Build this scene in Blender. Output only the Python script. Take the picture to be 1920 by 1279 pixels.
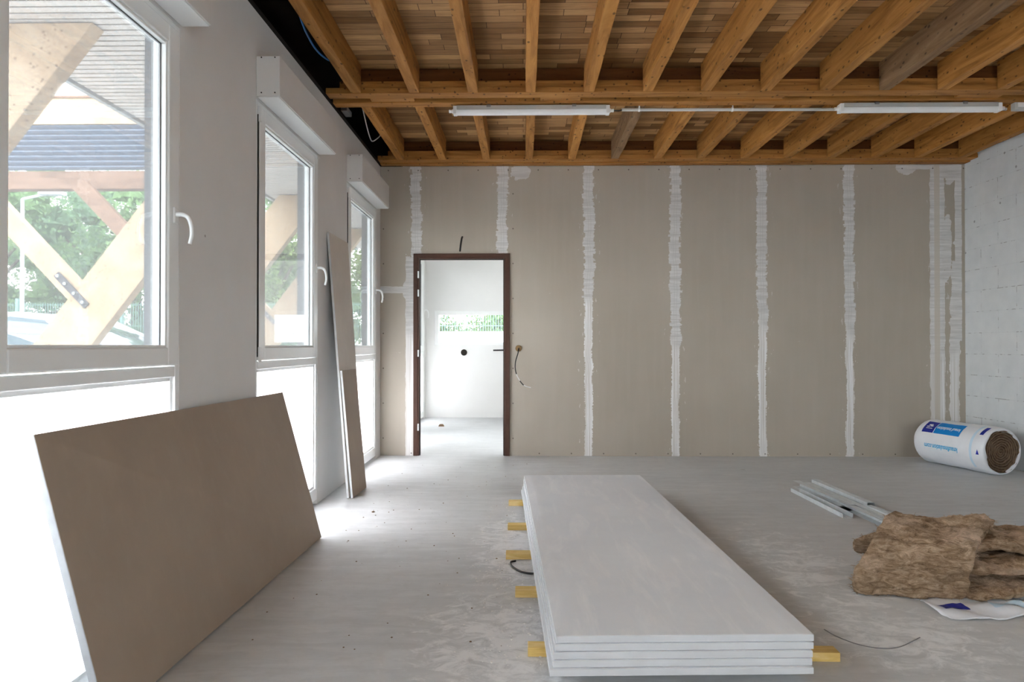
import bpy, math, random
import numpy as np
from mathutils import Vector, noise

C = bpy.context.scene.collection
for o in list(bpy.data.objects):
    bpy.data.objects.remove(o)

# ------------------------------------------------------------------ camera
sc = bpy.context.scene
CAM_H = 1.132
cam_data = bpy.data.cameras.new('camera')
cam_data.sensor_width = 36.0
cam_data.lens = 1320.0 / 1920.0 * 36.0
cam_data.clip_start = 0.05
cam_data.clip_end = 300
cam = bpy.data.objects.new('camera', cam_data)
C.objects.link(cam)
cam.location = (0, 0, CAM_H)
cam.rotation_euler = (math.pi / 2 + math.atan(9 / 1320.0), 0, math.atan(21 / 1320.0))
sc.camera = cam

# ------------------------------------------------------------------ world: bright overcast sky
world = bpy.data.worlds.new('overcast_sky')
sc.world = world
world.use_nodes = True
wn = world.node_tree
wn.nodes.clear()
wo = wn.nodes.new('ShaderNodeOutputWorld')
wb = wn.nodes.new('ShaderNodeBackground')
tc = wn.nodes.new('ShaderNodeTexCoord')
sx = wn.nodes.new('ShaderNodeSeparateXYZ')
rp = wn.nodes.new('ShaderNodeValToRGB')
rp.color_ramp.elements[0].position = 0.0
rp.color_ramp.elements[0].color = (.985, 0.98, 0.98, 1)
rp.color_ramp.elements[1].position = 1.0
rp.color_ramp.elements[1].color = (0.88, 0.925, 1.0, 1)
wn.links.new(tc.outputs['Generated'], sx.inputs[0])
wn.links.new(sx.outputs['Z'], rp.inputs[0])
wn.links.new(rp.outputs[0], wb.inputs['Color'])
wb.inputs['Strength'].default_value = 4.2
wn.links.new(wb.outputs[0], wo.inputs[0])

# ------------------------------------------------------------------ exposure
vs = sc.view_settings
vs.view_transform = 'Standard'
vs.look = 'None'
vs.gamma = 1.0
vs.use_curve_mapping = False
vs.exposure = 2.76
sc.cycles.max_bounces = 10
sc.cycles.diffuse_bounces = 7
sc.cycles.transmission_bounces = 8
sc.cycles.transparent_max_bounces = 16
sc.cycles.sample_clamp_indirect = 12
sc.cycles.caustics_reflective = False
sc.cycles.caustics_refractive = False


# ------------------------------------------------------------------ node helpers
class NT:
    def __init__(s, name):
        s.m = bpy.data.materials.new(name)
        s.m.use_nodes = True
        s.t = s.m.node_tree
        s.t.nodes.clear()
        s.out = s.t.nodes.new('ShaderNodeOutputMaterial')

    def n(s, typ, **kw):
        x = s.t.nodes.new(typ)
        for k, v in kw.items():
            setattr(x, k, v)
        return x

    def l(s, a, b):
        s.t.links.new(a, b)

    def put(s, sock, v):
        if isinstance(v, bpy.types.NodeSocket):
            s.l(v, sock)
        else:
            sock.default_value = v

    def math(s, op, a, b=None, c=None):
        x = s.n('ShaderNodeMath', operation=op)
        s.put(x.inputs[0], a)
        if b is not None:
            s.put(x.inputs[1], b)
        if c is not None:
            s.put(x.inputs[2], c)
        return x.outputs[0]

    def coord(s, scale=(1, 1, 1), loc=(0, 0, 0), rot=(0, 0, 0)):
        t = s.n('ShaderNodeTexCoord')
        m = s.n('ShaderNodeMapping')
        m.inputs['Scale'].default_value = scale
        m.inputs['Location'].default_value = loc
        m.inputs['Rotation'].default_value = rot
        s.l(t.outputs['Object'], m.inputs['Vector'])
        return m.outputs[0]

    def noise(s, vec, scale=5., detail=4., rough=.55, dist=0.):
        x = s.n('ShaderNodeTexNoise')
        s.put(x.inputs['Vector'], vec)
        x.inputs['Scale'].default_value = scale
        x.inputs['Detail'].default_value = detail
        x.inputs['Roughness'].default_value = rough
        x.inputs['Distortion'].default_value = dist
        return x.outputs['Fac']

    def ramp(s, fac, stops):
        x = s.n('ShaderNodeValToRGB')
        s.put(x.inputs[0], fac)
        cr = x.color_ramp
        while len(cr.elements) < len(stops):
            cr.elements.new(.5)
        for e, (p, c) in zip(cr.elements, stops):
            e.position = p
            e.color = (*c, 1) if len(c) == 3 else c
        return x.outputs[0]

    def fr(s, fac, a, b, lo=0., hi=1.):
        x = s.n('ShaderNodeMapRange')
        s.put(x.inputs[0], fac)
        s.put(x.inputs[1], a)
        s.put(x.inputs[2], b)
        s.put(x.inputs[3], lo)
        s.put(x.inputs[4], hi)
        return x.outputs[0]

    def mix(s, fac, a, b, blend='MIX'):
        x = s.n('ShaderNodeMix', data_type='RGBA', blend_type=blend)
        s.put(x.inputs['Factor'], fac)
        for k, v in ((6, a), (7, b)):
            if not isinstance(v, bpy.types.NodeSocket) and len(v) == 3:
                v = (*v, 1)
            s.put(x.inputs[k], v)
        return x.outputs[2]

    def bsdf(s, color, rough=.6, metal=0., bump=None, bstr=.2, bdist=.01, spec=.3):
        p = s.n('ShaderNodeBsdfPrincipled')
        if not isinstance(color, bpy.types.NodeSocket) and len(color) == 3:
            color = (*color, 1)
        s.put(p.inputs['Base Color'], color)
        s.put(p.inputs['Roughness'], rough)
        p.inputs['Metallic'].default_value = metal
        p.inputs['Specular IOR Level'].default_value = spec
        if bump is not None:
            b = s.n('ShaderNodeBump')
            b.inputs['Strength'].default_value = bstr
            b.inputs['Distance'].default_value = bdist
            s.l(bump, b.inputs['Height'])
            s.l(b.outputs[0], p.inputs['Normal'])
        s.l(p.outputs[0], s.out.inputs[0])
        return p


M = {}


def plain(name, col, rough=.5, metal=0., var=.06, scale=6., spec=.3):
    t = NT(name)
    v = t.noise(t.coord(), scale, 5)
    c = t.mix(t.fr(v, .3, .7, 0, 1), [x * (1 - var) for x in col], [min(1, x * (1 + var)) for x in col])
    t.bsdf(c, rough, metal, spec=spec)
    M[name] = t.m
    return t.m


plain('white_paint', (.80, .80, .79), .55, var=.02, scale=2)
plain('pvc', (.86, .87, .87), .3, var=.01, spec=.4)
plain('stack_edge_dimmed', (.57, .585, .605), .75, var=.03, scale=14)
plain('cut_edge_dimmed', (.34, .365, .385), .8, var=.06, scale=30)  # edge colour darkened to offset the strong light from the frosted pane
plain('hinge_dark', (.02, .018, .016), .6)
plain('board_edge', (.60, .62, .63), .8, var=.05, scale=40)
plain('door_brown', (.075, .034, .022), .45, var=.10, scale=30)
plain('zinc', (.74, .78, .80), .34, metal=.5, var=.08, scale=25)
plain('alu_rail', (.075, .083, .092), .5)
plain('steel_plate', (.055, .055, .062), .6)
plain('black_cable', (.025, .024, .024), .5)
plain('white_cable', (.75, .75, .74), .5)
plain('blue_cable', (.06, .22, .55), .5)
plain('conduit_grey', (.56, .56, .54), .45)
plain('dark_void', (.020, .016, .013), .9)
plain('bag_white', (.80, .82, .86), .35, var=.03, scale=10)
plain('print_navy', (.008, .02, .30), .35, var=.02)
plain('print_blue', (.0, .22, .62), .35, var=.02)
plain('print_cyan', (.03, .42, .72), .35, var=.02)
plain('print_pale', (.60, .76, .88), .35, var=.02)
plain('print_white', (.86, .88, .9), .35, var=.01)
plain('brass', (.20, .12, .05), .4, metal=.3)
plain('car_white', (.82, .83, .85), .2, var=.01, spec=.5)
plain('tyre', (.02, .02, .02), .8)
plain('plastic_dark', (.03, .032, .035), .5)
plain('fence_green', (.16, .27, .25), .5)
plain('post_grey', (.36, .38, .39), .5)
plain('bark', (.09, .07, .055), .9, var=.3)
plain('asphalt', (.46, .455, .44), .9, var=.12, scale=3)
plain('corrugated', (.13, .155, .20), .45, var=.05)
plain('plaster_crumb', (.80, .79, .77), .9)
plain('brown_crumb', (.20, .13, .08), .9)
plain('steel_dull', (.30, .30, .31), .4, metal=.6)


def mk_glass():
    t = NT('clear_glass_veiled')
    tr = t.n('ShaderNodeBsdfTransparent')
    tr.inputs[0].default_value = (.62, .645, .65, 1)
    gl = t.n('ShaderNodeBsdfGlossy')
    gl.inputs['Roughness'].default_value = .02
    lw = t.n('ShaderNodeFresnel')
    lw.inputs['IOR'].default_value = 1.45
    mx = t.n('ShaderNodeMixShader')
    t.l(t.math('MINIMUM', lw.outputs[0], .6), mx.inputs[0])
    t.l(tr.outputs[0], mx.inputs[1])
    t.l(gl.outputs[0], mx.inputs[2])
    du = t.n('ShaderNodeBsdfTranslucent')  # whitish veil mixed into the pane for glare over the outdoor view
    du.inputs[0].default_value = (.9, .92, .95, 1)
    m2 = t.n('ShaderNodeMixShader')
    m2.inputs[0].default_value = .022
    t.l(mx.outputs[0], m2.inputs[1])
    t.l(du.outputs[0], m2.inputs[2])
    t.l(m2.outputs[0], t.out.inputs[0])
    M['glass'] = t.m
    t = NT('frosted_glass')
    tr = t.n('ShaderNodeBsdfTranslucent')
    tr.inputs[0].default_value = (.95, .95, .96, 1)
    df = t.n('ShaderNodeBsdfDiffuse')
    df.inputs[0].default_value = (.85, .87, .92, 1)
    mx = t.n('ShaderNodeMixShader')
    mx.inputs[0].default_value = .14
    t.l(tr.outputs[0], mx.inputs[1])
    t.l(df.outputs[0], mx.inputs[2])
    t.l(mx.outputs[0], t.out.inputs[0])
    M['frosted'] = t.m
    t = NT('car_glass')
    t.bsdf((.10, .14, .16), .05, spec=.8)
    M['car_glass'] = t.m


mk_glass()


def mk_wood(name, c_dark, c_mid, c_light, stretch, rnd=.25, knots=True, grey=0.):
    t = NT(name)
    v = t.coord(stretch)
    oi = t.n('ShaderNodeObjectInfo')
    add = t.n('ShaderNodeVectorMath', operation='ADD')
    mul = t.n('ShaderNodeVectorMath', operation='SCALE')
    cmb = t.n('ShaderNodeCombineXYZ')
    for k in range(3):
        t.l(oi.outputs['Random'], cmb.inputs[k])
    t.l(cmb.outputs[0], mul.inputs[0])
    mul.inputs['Scale'].default_value = 37.
    t.l(v, add.inputs[0])
    t.l(mul.outputs[0], add.inputs[1])
    n1 = t.noise(add.outputs[0], 1.0, 6, .6, 1.2)
    col = t.ramp(n1, [(.30, c_dark), (.5, c_mid), (.72, c_light)])
    if knots:
        vo = t.n('ShaderNodeTexVoronoi')
        vo.inputs['Scale'].default_value = 9.
        vo.inputs['Randomness'].default_value = 1.
        t.l(t.coord((1.6, .8, 1.6)), vo.inputs['Vector'])
        k = t.fr(vo.outputs['Distance'], .03, .09, 1, 0)
        gate = t.math('GREATER_THAN', t.noise(t.coord(), 3.1, 2), .47)
        k = t.math('MULTIPLY', k, gate)
        col = t.mix(t.math('MULTIPLY', k, .8), col, [x * .22 for x in c_dark])
        # nail and staple holes
        vo2 = t.n('ShaderNodeTexVoronoi')
        vo2.inputs['Scale'].default_value = 21.
        t.l(t.coord((1.0, .55, 1.0), loc=(3.3, 1.7, 0)), vo2.inputs['Vector'])
        k2 = t.fr(vo2.outputs['Distance'], .12, .22, 1, 0)
        gate2 = t.math('GREATER_THAN', t.noise(t.coord(), 7.7, 2), .44)
        k2 = t.math('MULTIPLY', k2, gate2)
        col = t.mix(t.math('MULTIPLY', k2, .75), col, [x * .15 for x in c_dark])
    hs = t.n('ShaderNodeHueSaturation')
    t.l(col, hs.inputs['Color'])
    t.l(t.fr(oi.outputs['Random'], 0, 1, 1 - rnd, 1 + rnd), hs.inputs['Value'])
    hs.inputs['Saturation'].default_value = 1 - grey
    t.bsdf(hs.outputs[0], .65, bump=n1, bstr=.25, bdist=.004)
    M[name] = t.m


mk_wood('joist_wood', (.25, .10, .020), (.42, .185, .042), (.56, .275, .075), (16, 1.6, 16), .16)
mk_wood('joist_grey', (.15, .08, .035), (.23, .135, .065), (.31, .20, .11), (16, 1.6, 16), .05, grey=0.)
mk_wood('beam_wood', (.25, .10, .022), (.40, .175, .042), (.52, .25, .07), (1.6, 16, 16), .10)
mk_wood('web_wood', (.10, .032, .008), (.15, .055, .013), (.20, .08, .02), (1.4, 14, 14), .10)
mk_wood('batten_wood', (.62, .42, .12), (.76, .54, .19), (.84, .66, .32), (5, 30, 30), .12, knots=False)
mk_wood('glulam', (.34, .23, .135), (.42, .30, .19), (.48, .37, .26), (3, 3, 3), .04)
mk_wood('brown_beam', (.11, .06, .038), (.17, .095, .06), (.22, .13, .09), (1.5, 10, 10), .08)
mk_wood('soffit_slat', (.52, .47, .44), (.60, .56, .53), (.66, .62, .59), (1.5, 8, 8), .02, knots=False)


def mk_deck():
    t = NT('deck_strips')
    b = t.n('ShaderNodeTexBrick')
    t.l(t.coord(), b.inputs['Vector'])
    b.inputs['Scale'].default_value = 1.
    b.inputs['Brick Width'].default_value = .40
    b.inputs['Row Height'].default_value = .083
    b.inputs['Mortar Size'].default_value = .0022
    b.inputs['Mortar Smooth'].default_value = .3
    b.inputs['Bias'].default_value = -.1
    b.offset = .37
    b.offset_frequency = 2
    b.squash = 1.6
    b.squash_frequency = 3
    b.inputs['Color1'].default_value = (.26, .13, .045, 1)
    b.inputs['Color2'].default_value = (.74, .46, .21, 1)
    b.inputs['Mortar'].default_value = (.06, .025, .01, 1)
    g = t.noise(t.coord((2.2, 26, 2)), 2., 6, .6, .8)
    col = t.mix(t.fr(g, .3, .7, .0, .75), b.outputs['Color'], t.mix(1., b.outputs['Color'], (.50, .46, .40), 'MULTIPLY'))
    vo = t.n('ShaderNodeTexVoronoi')
    vo.inputs['Scale'].default_value = 6.
    t.l(t.coord((1, 2.2, 1)), vo.inputs['Vector'])
    k = t.math('MULTIPLY', t.fr(vo.outputs['Distance'], .03, .12, 1, 0), t.math('GREATER_THAN', t.noise(t.coord(), 4., 1), .56))
    col = t.mix(t.math('MULTIPLY', k, .8), col, (.05, .02, .008))
    t.bsdf(col, .7, bump=b.outputs['Fac'], bstr=.4, bdist=-.004)
    M['deck'] = t.m


mk_deck()

SEAM0, SEAMP = -1.103, .888


def mk_backwall():
    t = NT('plasterboard_wall_with_seams')
    tcn = t.n('ShaderNodeTexCoord')
    s = t.n('ShaderNodeSeparateXYZ')
    t.l(tcn.outputs['Object'], s.inputs[0])
    X, Z = s.outputs['X'], s.outputs['Z']
    # paper
    base = t.noise(t.coord((1, 1, 1.0)), .9, 3)
    streak = t.noise(t.coord((9, 1, .6)), 1.5, 4)
    paper = t.mix(t.fr(base, .35, .65), (.43, .385, .322), (.475, .43, .365))
    paper = t.mix(t.math('MULTIPLY', t.fr(streak, .45, .75), .25), paper, (.52, .475, .41))
    # periodic seam distance (signed)
    ph = t.math('SUBTRACT', X, SEAM0 - SEAMP / 2)
    sd = t.math('SUBTRACT', t.math('MODULO', t.math('ADD', ph, SEAMP * 4), SEAMP), SEAMP / 2)
    wob = t.fr(t.noise(t.coord((1.1, 1, 2.4)), 1.6, 2),   .3, .7, -.012, .012)
    sd = t.math('ADD', sd, wob)
    ad = t.math('ABSOLUTE', sd)
    vor = t.n('ShaderNodeTexVoronoi', feature='F1')
    vor.inputs['Scale'].default_value = 1.
    t.l(t.coord((7, 1, 24)), vor.inputs['Vector'])
    sep = t.n('ShaderNodeSeparateColor')
    t.l(vor.outputs['Color'], sep.inputs[0])
    jag = t.fr(sep.outputs[0], 0, 1, -.011, .013)
    fine = t.fr(t.noise(t.coord((1, 1, 1)), 60, 3), .3, .7, -.008, .008)
    upper = t.fr(t.math('ADD', Z, t.fr(t.noise(t.coord((.9, 1, .1)), 1.7, 1), .3, .7, -.35, .35)), 1.30, 1.42, 0, 1)
    hw = t.math('ADD', .040, t.math('MULTIPLY', upper, .012))
    hw = t.math('ADD', hw, t.math('MULTIPLY', jag, t.fr(upper, 0, 1, .35, 1.0)))
    hw = t.math('ADD', hw, fine)
    band = t.fr(t.math('SUBTRACT', hw, ad), -.002, .003, 0, 1)
    # patchy cover in the outer part
    # plaster colour: horizontal trowel marks in the upper part, vertical stripes in the lower one
    trow = t.noise(t.coord((2, 1, 32)), 1.3, 4, .7, .6)
    vert = t.noise(t.coord((70, 1, .7)), 1.1, 2, .5)
    cu = t.mix(t.fr(trow, .35, .65), (.56, .555, .545), (.77, .765, .76))
    cl = t.mix(t.fr(vert, .40, .60), (.68, .66, .63), (.88, .88, .89))
    plast = t.mix(upper, cl, cu)
    ctr = t.math('MULTIPLY', t.fr(t.math('ABSOLUTE', t.math('SUBTRACT', ad, .012)), .0012, .003, 1, 0), t.fr(trow, .3, .6, .1, .35))
    plast = t.mix(ctr, plast, (.40, .38, .35))
    # smears
    sm = t.noise(t.coord((30, 1, 12)), 1.0, 3, .6)
    smm = t.math('MULTIPLY', t.math('GREATER_THAN', sm, .67), t.math('LESS_THAN', ad, .115))
    mask = t.math('MAXIMUM', band, t.math('MULTIPLY', smm, .5))
    # not above the door opening's left part where two seams meet the frame: nothing special
    # extra patches: (x, z, rx, rz)
    ed = t.fr(t.noise(t.coord(), 9., 4, .6), .3, .7, -.35, .35)

    def blob(x, z, rx, rz, box=False):
        dx = t.math('DIVIDE', t.math('ABSOLUTE', t.math('SUBTRACT', X, x)), rx)
        dz = t.math('DIVIDE', t.math('ABSOLUTE', t.math('SUBTRACT', Z, z)), rz)
        if box:
            d = t.math('MAXIMUM', dx, dz)
        else:
            d = t.math('SQRT', t.math('ADD', t.math('MULTIPLY', dx, dx), t.math('MULTIPLY', dz, dz)))
        return d, t.math('LESS_THAN', t.math('ADD', d, t.math('MULTIPLY', ed, .9 if not box else .35)), 1.)
    for x, z, rx, rz, bx in ((-.01, 2.93, .11, .085, 0), (3.92, 2.955, .10, .07, 0), (4.05, 2.965, .12, .03, 1),
                             (4.228, 1.5, .075, 1.6, 1), (4.44, 2.2, .035, 1.0, 1), (4.40, .9, .05, 1.2, 0), (4.33, 2.15, .045, .35, 0),
                             (4.36, 2.9, .09, .12, 0), (-1.165, .95, .05, 1.15, 1), (-1.31, 1.71, .20, .035, 1), (-1.19, 1.70, .06, .10, 0)):
        mask = t.math('MAXIMUM', mask, t.math('MULTIPLY', blob(x, z, rx, rz, bx)[1], .92))
    col = t.mix(mask, paper, plast)
    # beige tape in the middle of the right-hand corner seam
    tape = t.math('LESS_THAN', t.math('ABSOLUTE', t.math('SUBTRACT', X, 4.225)), .028)
    col = t.mix(t.math('MULTIPLY', tape, .85), col, (.60, .55, .48))

    # screws: along the top, the bottom and beside the seams
    def dots(A, pa, B, b, r=.007):
        fa = t.math('SUBTRACT', t.math('MODULO', t.math('ADD', A, 20 * pa), pa), pa / 2)
        db = t.math('SUBTRACT', B, b)
        d = t.math('ADD', t.math('MULTIPLY', fa, fa), t.math('MULTIPLY', db, db))
        return t.math('LESS_THAN', d, r * r)
    dm = t.math('MAXIMUM', dots(X, .31, Z, 2.945), dots(X, .33, Z, .025))
    dm = t.math('MAXIMUM', dm, dots(Z, .36, X, -.105))
    dm = t.math('MAXIMUM', dm, dots(Z, .36, X, -1.445))
    col = t.mix(t.math('MULTIPLY', dm, .8), col, (.10, .08, .07))
    # rare scuffs
    sc1 = t.math('GREATER_THAN', t.noise(t.coord((3, 1, 14)), 3., 2, .5), .80)
    col = t.mix(t.math('MULTIPLY', sc1, .5), col, (.62, .60, .56))
    t.bsdf(col, .8, bump=mask, bstr=.3, bdist=.003, spec=.2)
    M['backwall'] = t.m


mk_backwall()


def mk_rightwall():
    t = NT('painted_block_wall')
    tcn = t.n('ShaderNodeTexCoord')
    s = t.n('ShaderNodeSeparateXYZ')
    t.l(tcn.outputs['Object'], s.inputs[0])
    cb = t.n('ShaderNodeCombineXYZ')
    t.l(s.outputs['Y'], cb.inputs[0])
    t.l(s.outputs['Z'], cb.inputs[1])
    b = t.n('ShaderNodeTexBrick')
    t.l(cb.outputs[0], b.inputs['Vector'])
    b.inputs['Scale'].default_value = 1.
    b.inputs['Brick Width'].default_value = .5
    b.inputs['Row Height'].default_value = .21
    b.inputs['Mortar Size'].default_value = .004
    b.inputs['Mortar Smooth'].default_value = .2
    n1 = t.noise(t.coord((1, 3, 3)), 2.3, 5)
    col = t.mix(t.fr(n1, .3, .7), (.64, .67, .685), (.71, .735, .745))
    dash = t.math('MULTIPLY', b.outputs['Fac'], t.math('GREATER_THAN', t.noise(t.coord((1, 9, 9)), 1.3, 4, .7), .55))
    col = t.mix(t.math('MULTIPLY', b.outputs['Fac'], .12), col, (.45, .47, .48))
    col = t.mix(t.math('MULTIPLY', dash, .65), col, (.27, .27, .27))
    vo = t.n('ShaderNodeTexVoronoi')
    vo.inputs['Scale'].default_value = 7.
    t.l(t.coord(), vo.inputs['Vector'])
    k = t.math('MULTIPLY', t.math('LESS_THAN', vo.outputs['Distance'], .085), t.math('GREATER_THAN', t.noise(t.coord(), 2., 1), .5))
    col = t.mix(t.math('MULTIPLY', k, .7), col, (.22, .22, .22))
    h = t.math('SUBTRACT', t.noise(t.coord(), 30, 4), t.math('MULTIPLY', b.outputs['Fac'], 1.2))
    t.bsdf(col, .7, bump=h, bstr=.25, bdist=.003)
    M['rightwall'] = t.m


mk_rightwall()


def mk_leftwall():
    t = NT('primed_wall')
    n1 = t.noise(t.coord((1, 1, 1)), 1.6, 4)
    col = t.mix(t.fr(n1, .3, .7), (.71, .695, .68), (.77, .76, .75))
    vo = t.n('ShaderNodeTexVoronoi')
    vo.inputs['Scale'].default_value = 3.2
    t.l(t.coord(), vo.inputs['Vector'])
    col = t.mix(t.math('MULTIPLY', t.math('LESS_THAN', vo.outputs['Distance'], .02), .7), col, (.2, .16, .13))
    t.bsdf(col, .6, bump=t.noise(t.coord(), 18, 3), bstr=.05, bdist=.002)
    M['leftwall'] = t.m


mk_leftwall()


def mk_floor():
    t = NT('concrete_floor')
    n1 = t.noise(t.coord(), .8, 5, .6)
    n2 = t.noise(t.coord((1.2, 6, 1)), 2.4, 6, .65, .5)
    n3 = t.noise(t.coord(), 14, 6, .7)
    col = t.mix(t.fr(n1, .3, .7), (.485, .495, .50), (.60, .61, .615))
    col = t.mix(t.math('MULTIPLY', t.fr(n2, .40, .72), .6), col, (.73, .74, .745))
    col = t.mix(t.math('MULTIPLY', t.fr(n3, .50, .75), .30), col, (.40, .395, .385))
    # brown stains
    st = t.noise(t.coord((1, 2.2, 1)), 3.4, 3, .6, .8)
    col = t.mix(t.math('MULTIPLY', t.fr(st, .70, .80), .5), col, (.26, .21, .16))
    # plaster dust around the stack: two patches, and trowel sweeps to its right
    tcn = t.n('ShaderNodeTexCoord')
    s = t.n('ShaderNodeSeparateXYZ')
    t.l(tcn.outputs['Object'], s.inputs[0])

    def patch(x, y, rx, ry):
        dx = t.math('DIVIDE', t.math('SUBTRACT', s.outputs['X'], x), rx)
        dy = t.math('DIVIDE', t.math('SUBTRACT', s.outputs['Y'], y), ry)
        d = t.math('SQRT', t.math('ADD', t.math('MULTIPLY', dx, dx), t.math('MULTIPLY', dy, dy)))
        return t.fr(d, .2, 1., 1, 0)
    p = t.math('MAXIMUM', patch(-.05, 4.0, .35, 1.1), patch(-.1, 2.7, .5, .8))
    p = t.math('MAXIMUM', p, t.math('MULTIPLY', patch(1.45, 3.6, .45, 1.3), .8))
    p = t.math('MAXIMUM', p, t.math('MULTIPLY', patch(1.5, 2.75, .6, .5), .9))
    dn = t.noise(t.coord((1, 1.3, 1)), 9, 7, .72, 1.0)
    dust = t.math('MULTIPLY', t.fr(t.math('ADD', dn, t.math('MULTIPLY', p, .25)), .62, .78), t.fr(p, 0, .4))
    col = t.mix(t.math('MULTIPLY', dust, .75), col, (.86, .865, .87))
    sp = t.noise(t.coord((1.5, 14, 1), rot=(0, 0, .5)), 1.6, 3, .6)
    col = t.mix(t.math('MULTIPLY', t.fr(sp, .62, .75), .35), col, (.66, .66, .655))
    t.bsdf(col, t.fr(n2, .3, .7, .42, .62), bump=t.math('ADD', n3, dust), bstr=.12, bdist=.003, spec=.35)
    M['floor'] = t.m


mk_floor()


def mk_board(name, a, b):
    t = NT(name)
    n1 = t.noise(t.coord((1, 1, 1)), 1.5, 5)
    n2 = t.noise(t.coord((1.5, 9, 5)), 2.0, 5, .6)
    col = t.mix(t.fr(n1, .35, .65), a, b)
    col = t.mix(t.math('MULTIPLY', t.fr(n2, .5, .8), .25), col, [min(1, x * 1.15) for x in b])
    t.bsdf(col, .7, spec=.25)
    M[name] = t.m


mk_board('beige_paper', (.36, .285, .225), (.40, .325, .26))
mk_board('strip_paper', (.60, .545, .49), (.66, .61, .55))


def mk_stacktop():
    t = NT('dusty_lightened_board')
    n1 = t.noise(t.coord((1, 1, 1)), 1.7, 6, .6)
    n2 = t.noise(t.coord((7, 1.3, 1), rot=(0, 0, .35)), 1.5, 6, .65, .6)
    col = t.mix(t.fr(n1, .3, .7), (.71, .735, .775), (.79, .81, .84))
    col = t.mix(t.math('MULTIPLY', t.fr(n2, .50, .70), .6), col, (.89, .895, .905))
    vo = t.n('ShaderNodeTexVoronoi')
    vo.inputs['Scale'].default_value = 3.4
    t.l(t.coord(), vo.inputs['Vector'])
    col = t.mix(t.math('MULTIPLY', t.math('LESS_THAN', vo.outputs['Distance'], .035), .6), col, (.3, .28, .26))
    t.bsdf(col, .6, spec=.3)
    M['stack_board'] = t.m


mk_stacktop()


def mk_wool(name, k=1., squash=(4, 4, 11)):
    t = NT(name)
    n1 = t.noise(t.coord(squash), 3.2, 8, .75, 1.6)
    n2 = t.noise(t.coord(), 9, 5, .7)
    n3 = t.noise(t.coord(squash), 16, 5, .8, 1.0)
    col = t.ramp(n1, [(.28, (.075 * k, .045 * k, .025 * k)), (.45, (.23 * k, .155 * k, .095 * k)), (.58, (.36 * k, .265 * k, .18 * k)), (.75, (.52 * k, .42 * k, .31 * k))])
    col = t.mix(t.fr(n2, .55, .75, 0, .55), col, (.46 * k, .33 * k, .22 * k))
    col = t.mix(t.fr(n3, .30, .50, .55, 0), col, (.08 * k, .05 * k, .03 * k))
    n4 = t.noise(t.coord(), 4.5, 3, .6)
    col = t.mix(t.fr(n4, .50, .72, 0, .55), col, (.60 * k, .46 * k, .36 * k))
    col = t.mix(t.fr(n4, .28, .46, .45, 0), col, (.10 * k, .065 * k, .04 * k))
    t.bsdf(col, .95, bump=t.math('ADD', n3, n1), bstr=.9, bdist=.012, spec=.1)
    M[name] = t.m


mk_wool('mineral_wool', 1.75)


def mk_spiral():
    t = NT('rolled_wool_end')
    n = t.noise(t.coord(), 6, 4)
    # distance from the roll's axis: object origin is put there
    tcn = t.n('ShaderNodeTexCoord')
    s = t.n('ShaderNodeSeparateXYZ')
    t.l(tcn.outputs['Object'], s.inputs[0])
    r = t.math('SQRT', t.math('ADD', t.math('POWER', s.outputs['X'], 2), t.math('POWER', s.outputs['Z'], 2)))
    an = t.math('ARCTAN2', s.outputs['Z'], s.outputs['X'])
    w = t.math('SINE', t.math('ADD', t.math('MULTIPLY', t.math('ADD', r, t.math('MULTIPLY', n, .022)), 300), an))
    col = t.mix(t.fr(w, -1, 1), (.085, .05, .03), (.26, .185, .13))
    col = t.mix(t.fr(t.noise(t.coord(), 40, 4), .4, .7, 0, .5), col, (.32, .22, .13))
    t.bsdf(col, .95, bump=w, bstr=.8, bdist=.01, spec=.1)
    M['spiral'] = t.m


mk_spiral()


def mk_leaf(name, a, b):
    t = NT(name)
    n = t.noise(t.coord(), 1.2, 3)
    col = t.mix(t.fr(n, .35, .65), a, b)
    d = t.n('ShaderNodeBsdfDiffuse')
    tl = t.n('ShaderNodeBsdfTranslucent')
    mx = t.n('ShaderNodeMixShader')
    mx.inputs[0].default_value = .4
    t.l(col, d.inputs[0])
    t.l(col, tl.inputs[0])
    t.l(d.outputs[0], mx.inputs[1])
    t.l(tl.outputs[0], mx.inputs[2])
    t.l(mx.outputs[0], t.out.inputs[0])
    M[name] = t.m


mk_leaf('leaf_mid', (.13, .22, .09), (.22, .34, .15))
mk_leaf('leaf_dark', (.11, .19, .11), (.18, .28, .16))
mk_leaf('leaf_pale', (.12, .18, .055), (.20, .26, .10))


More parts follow.
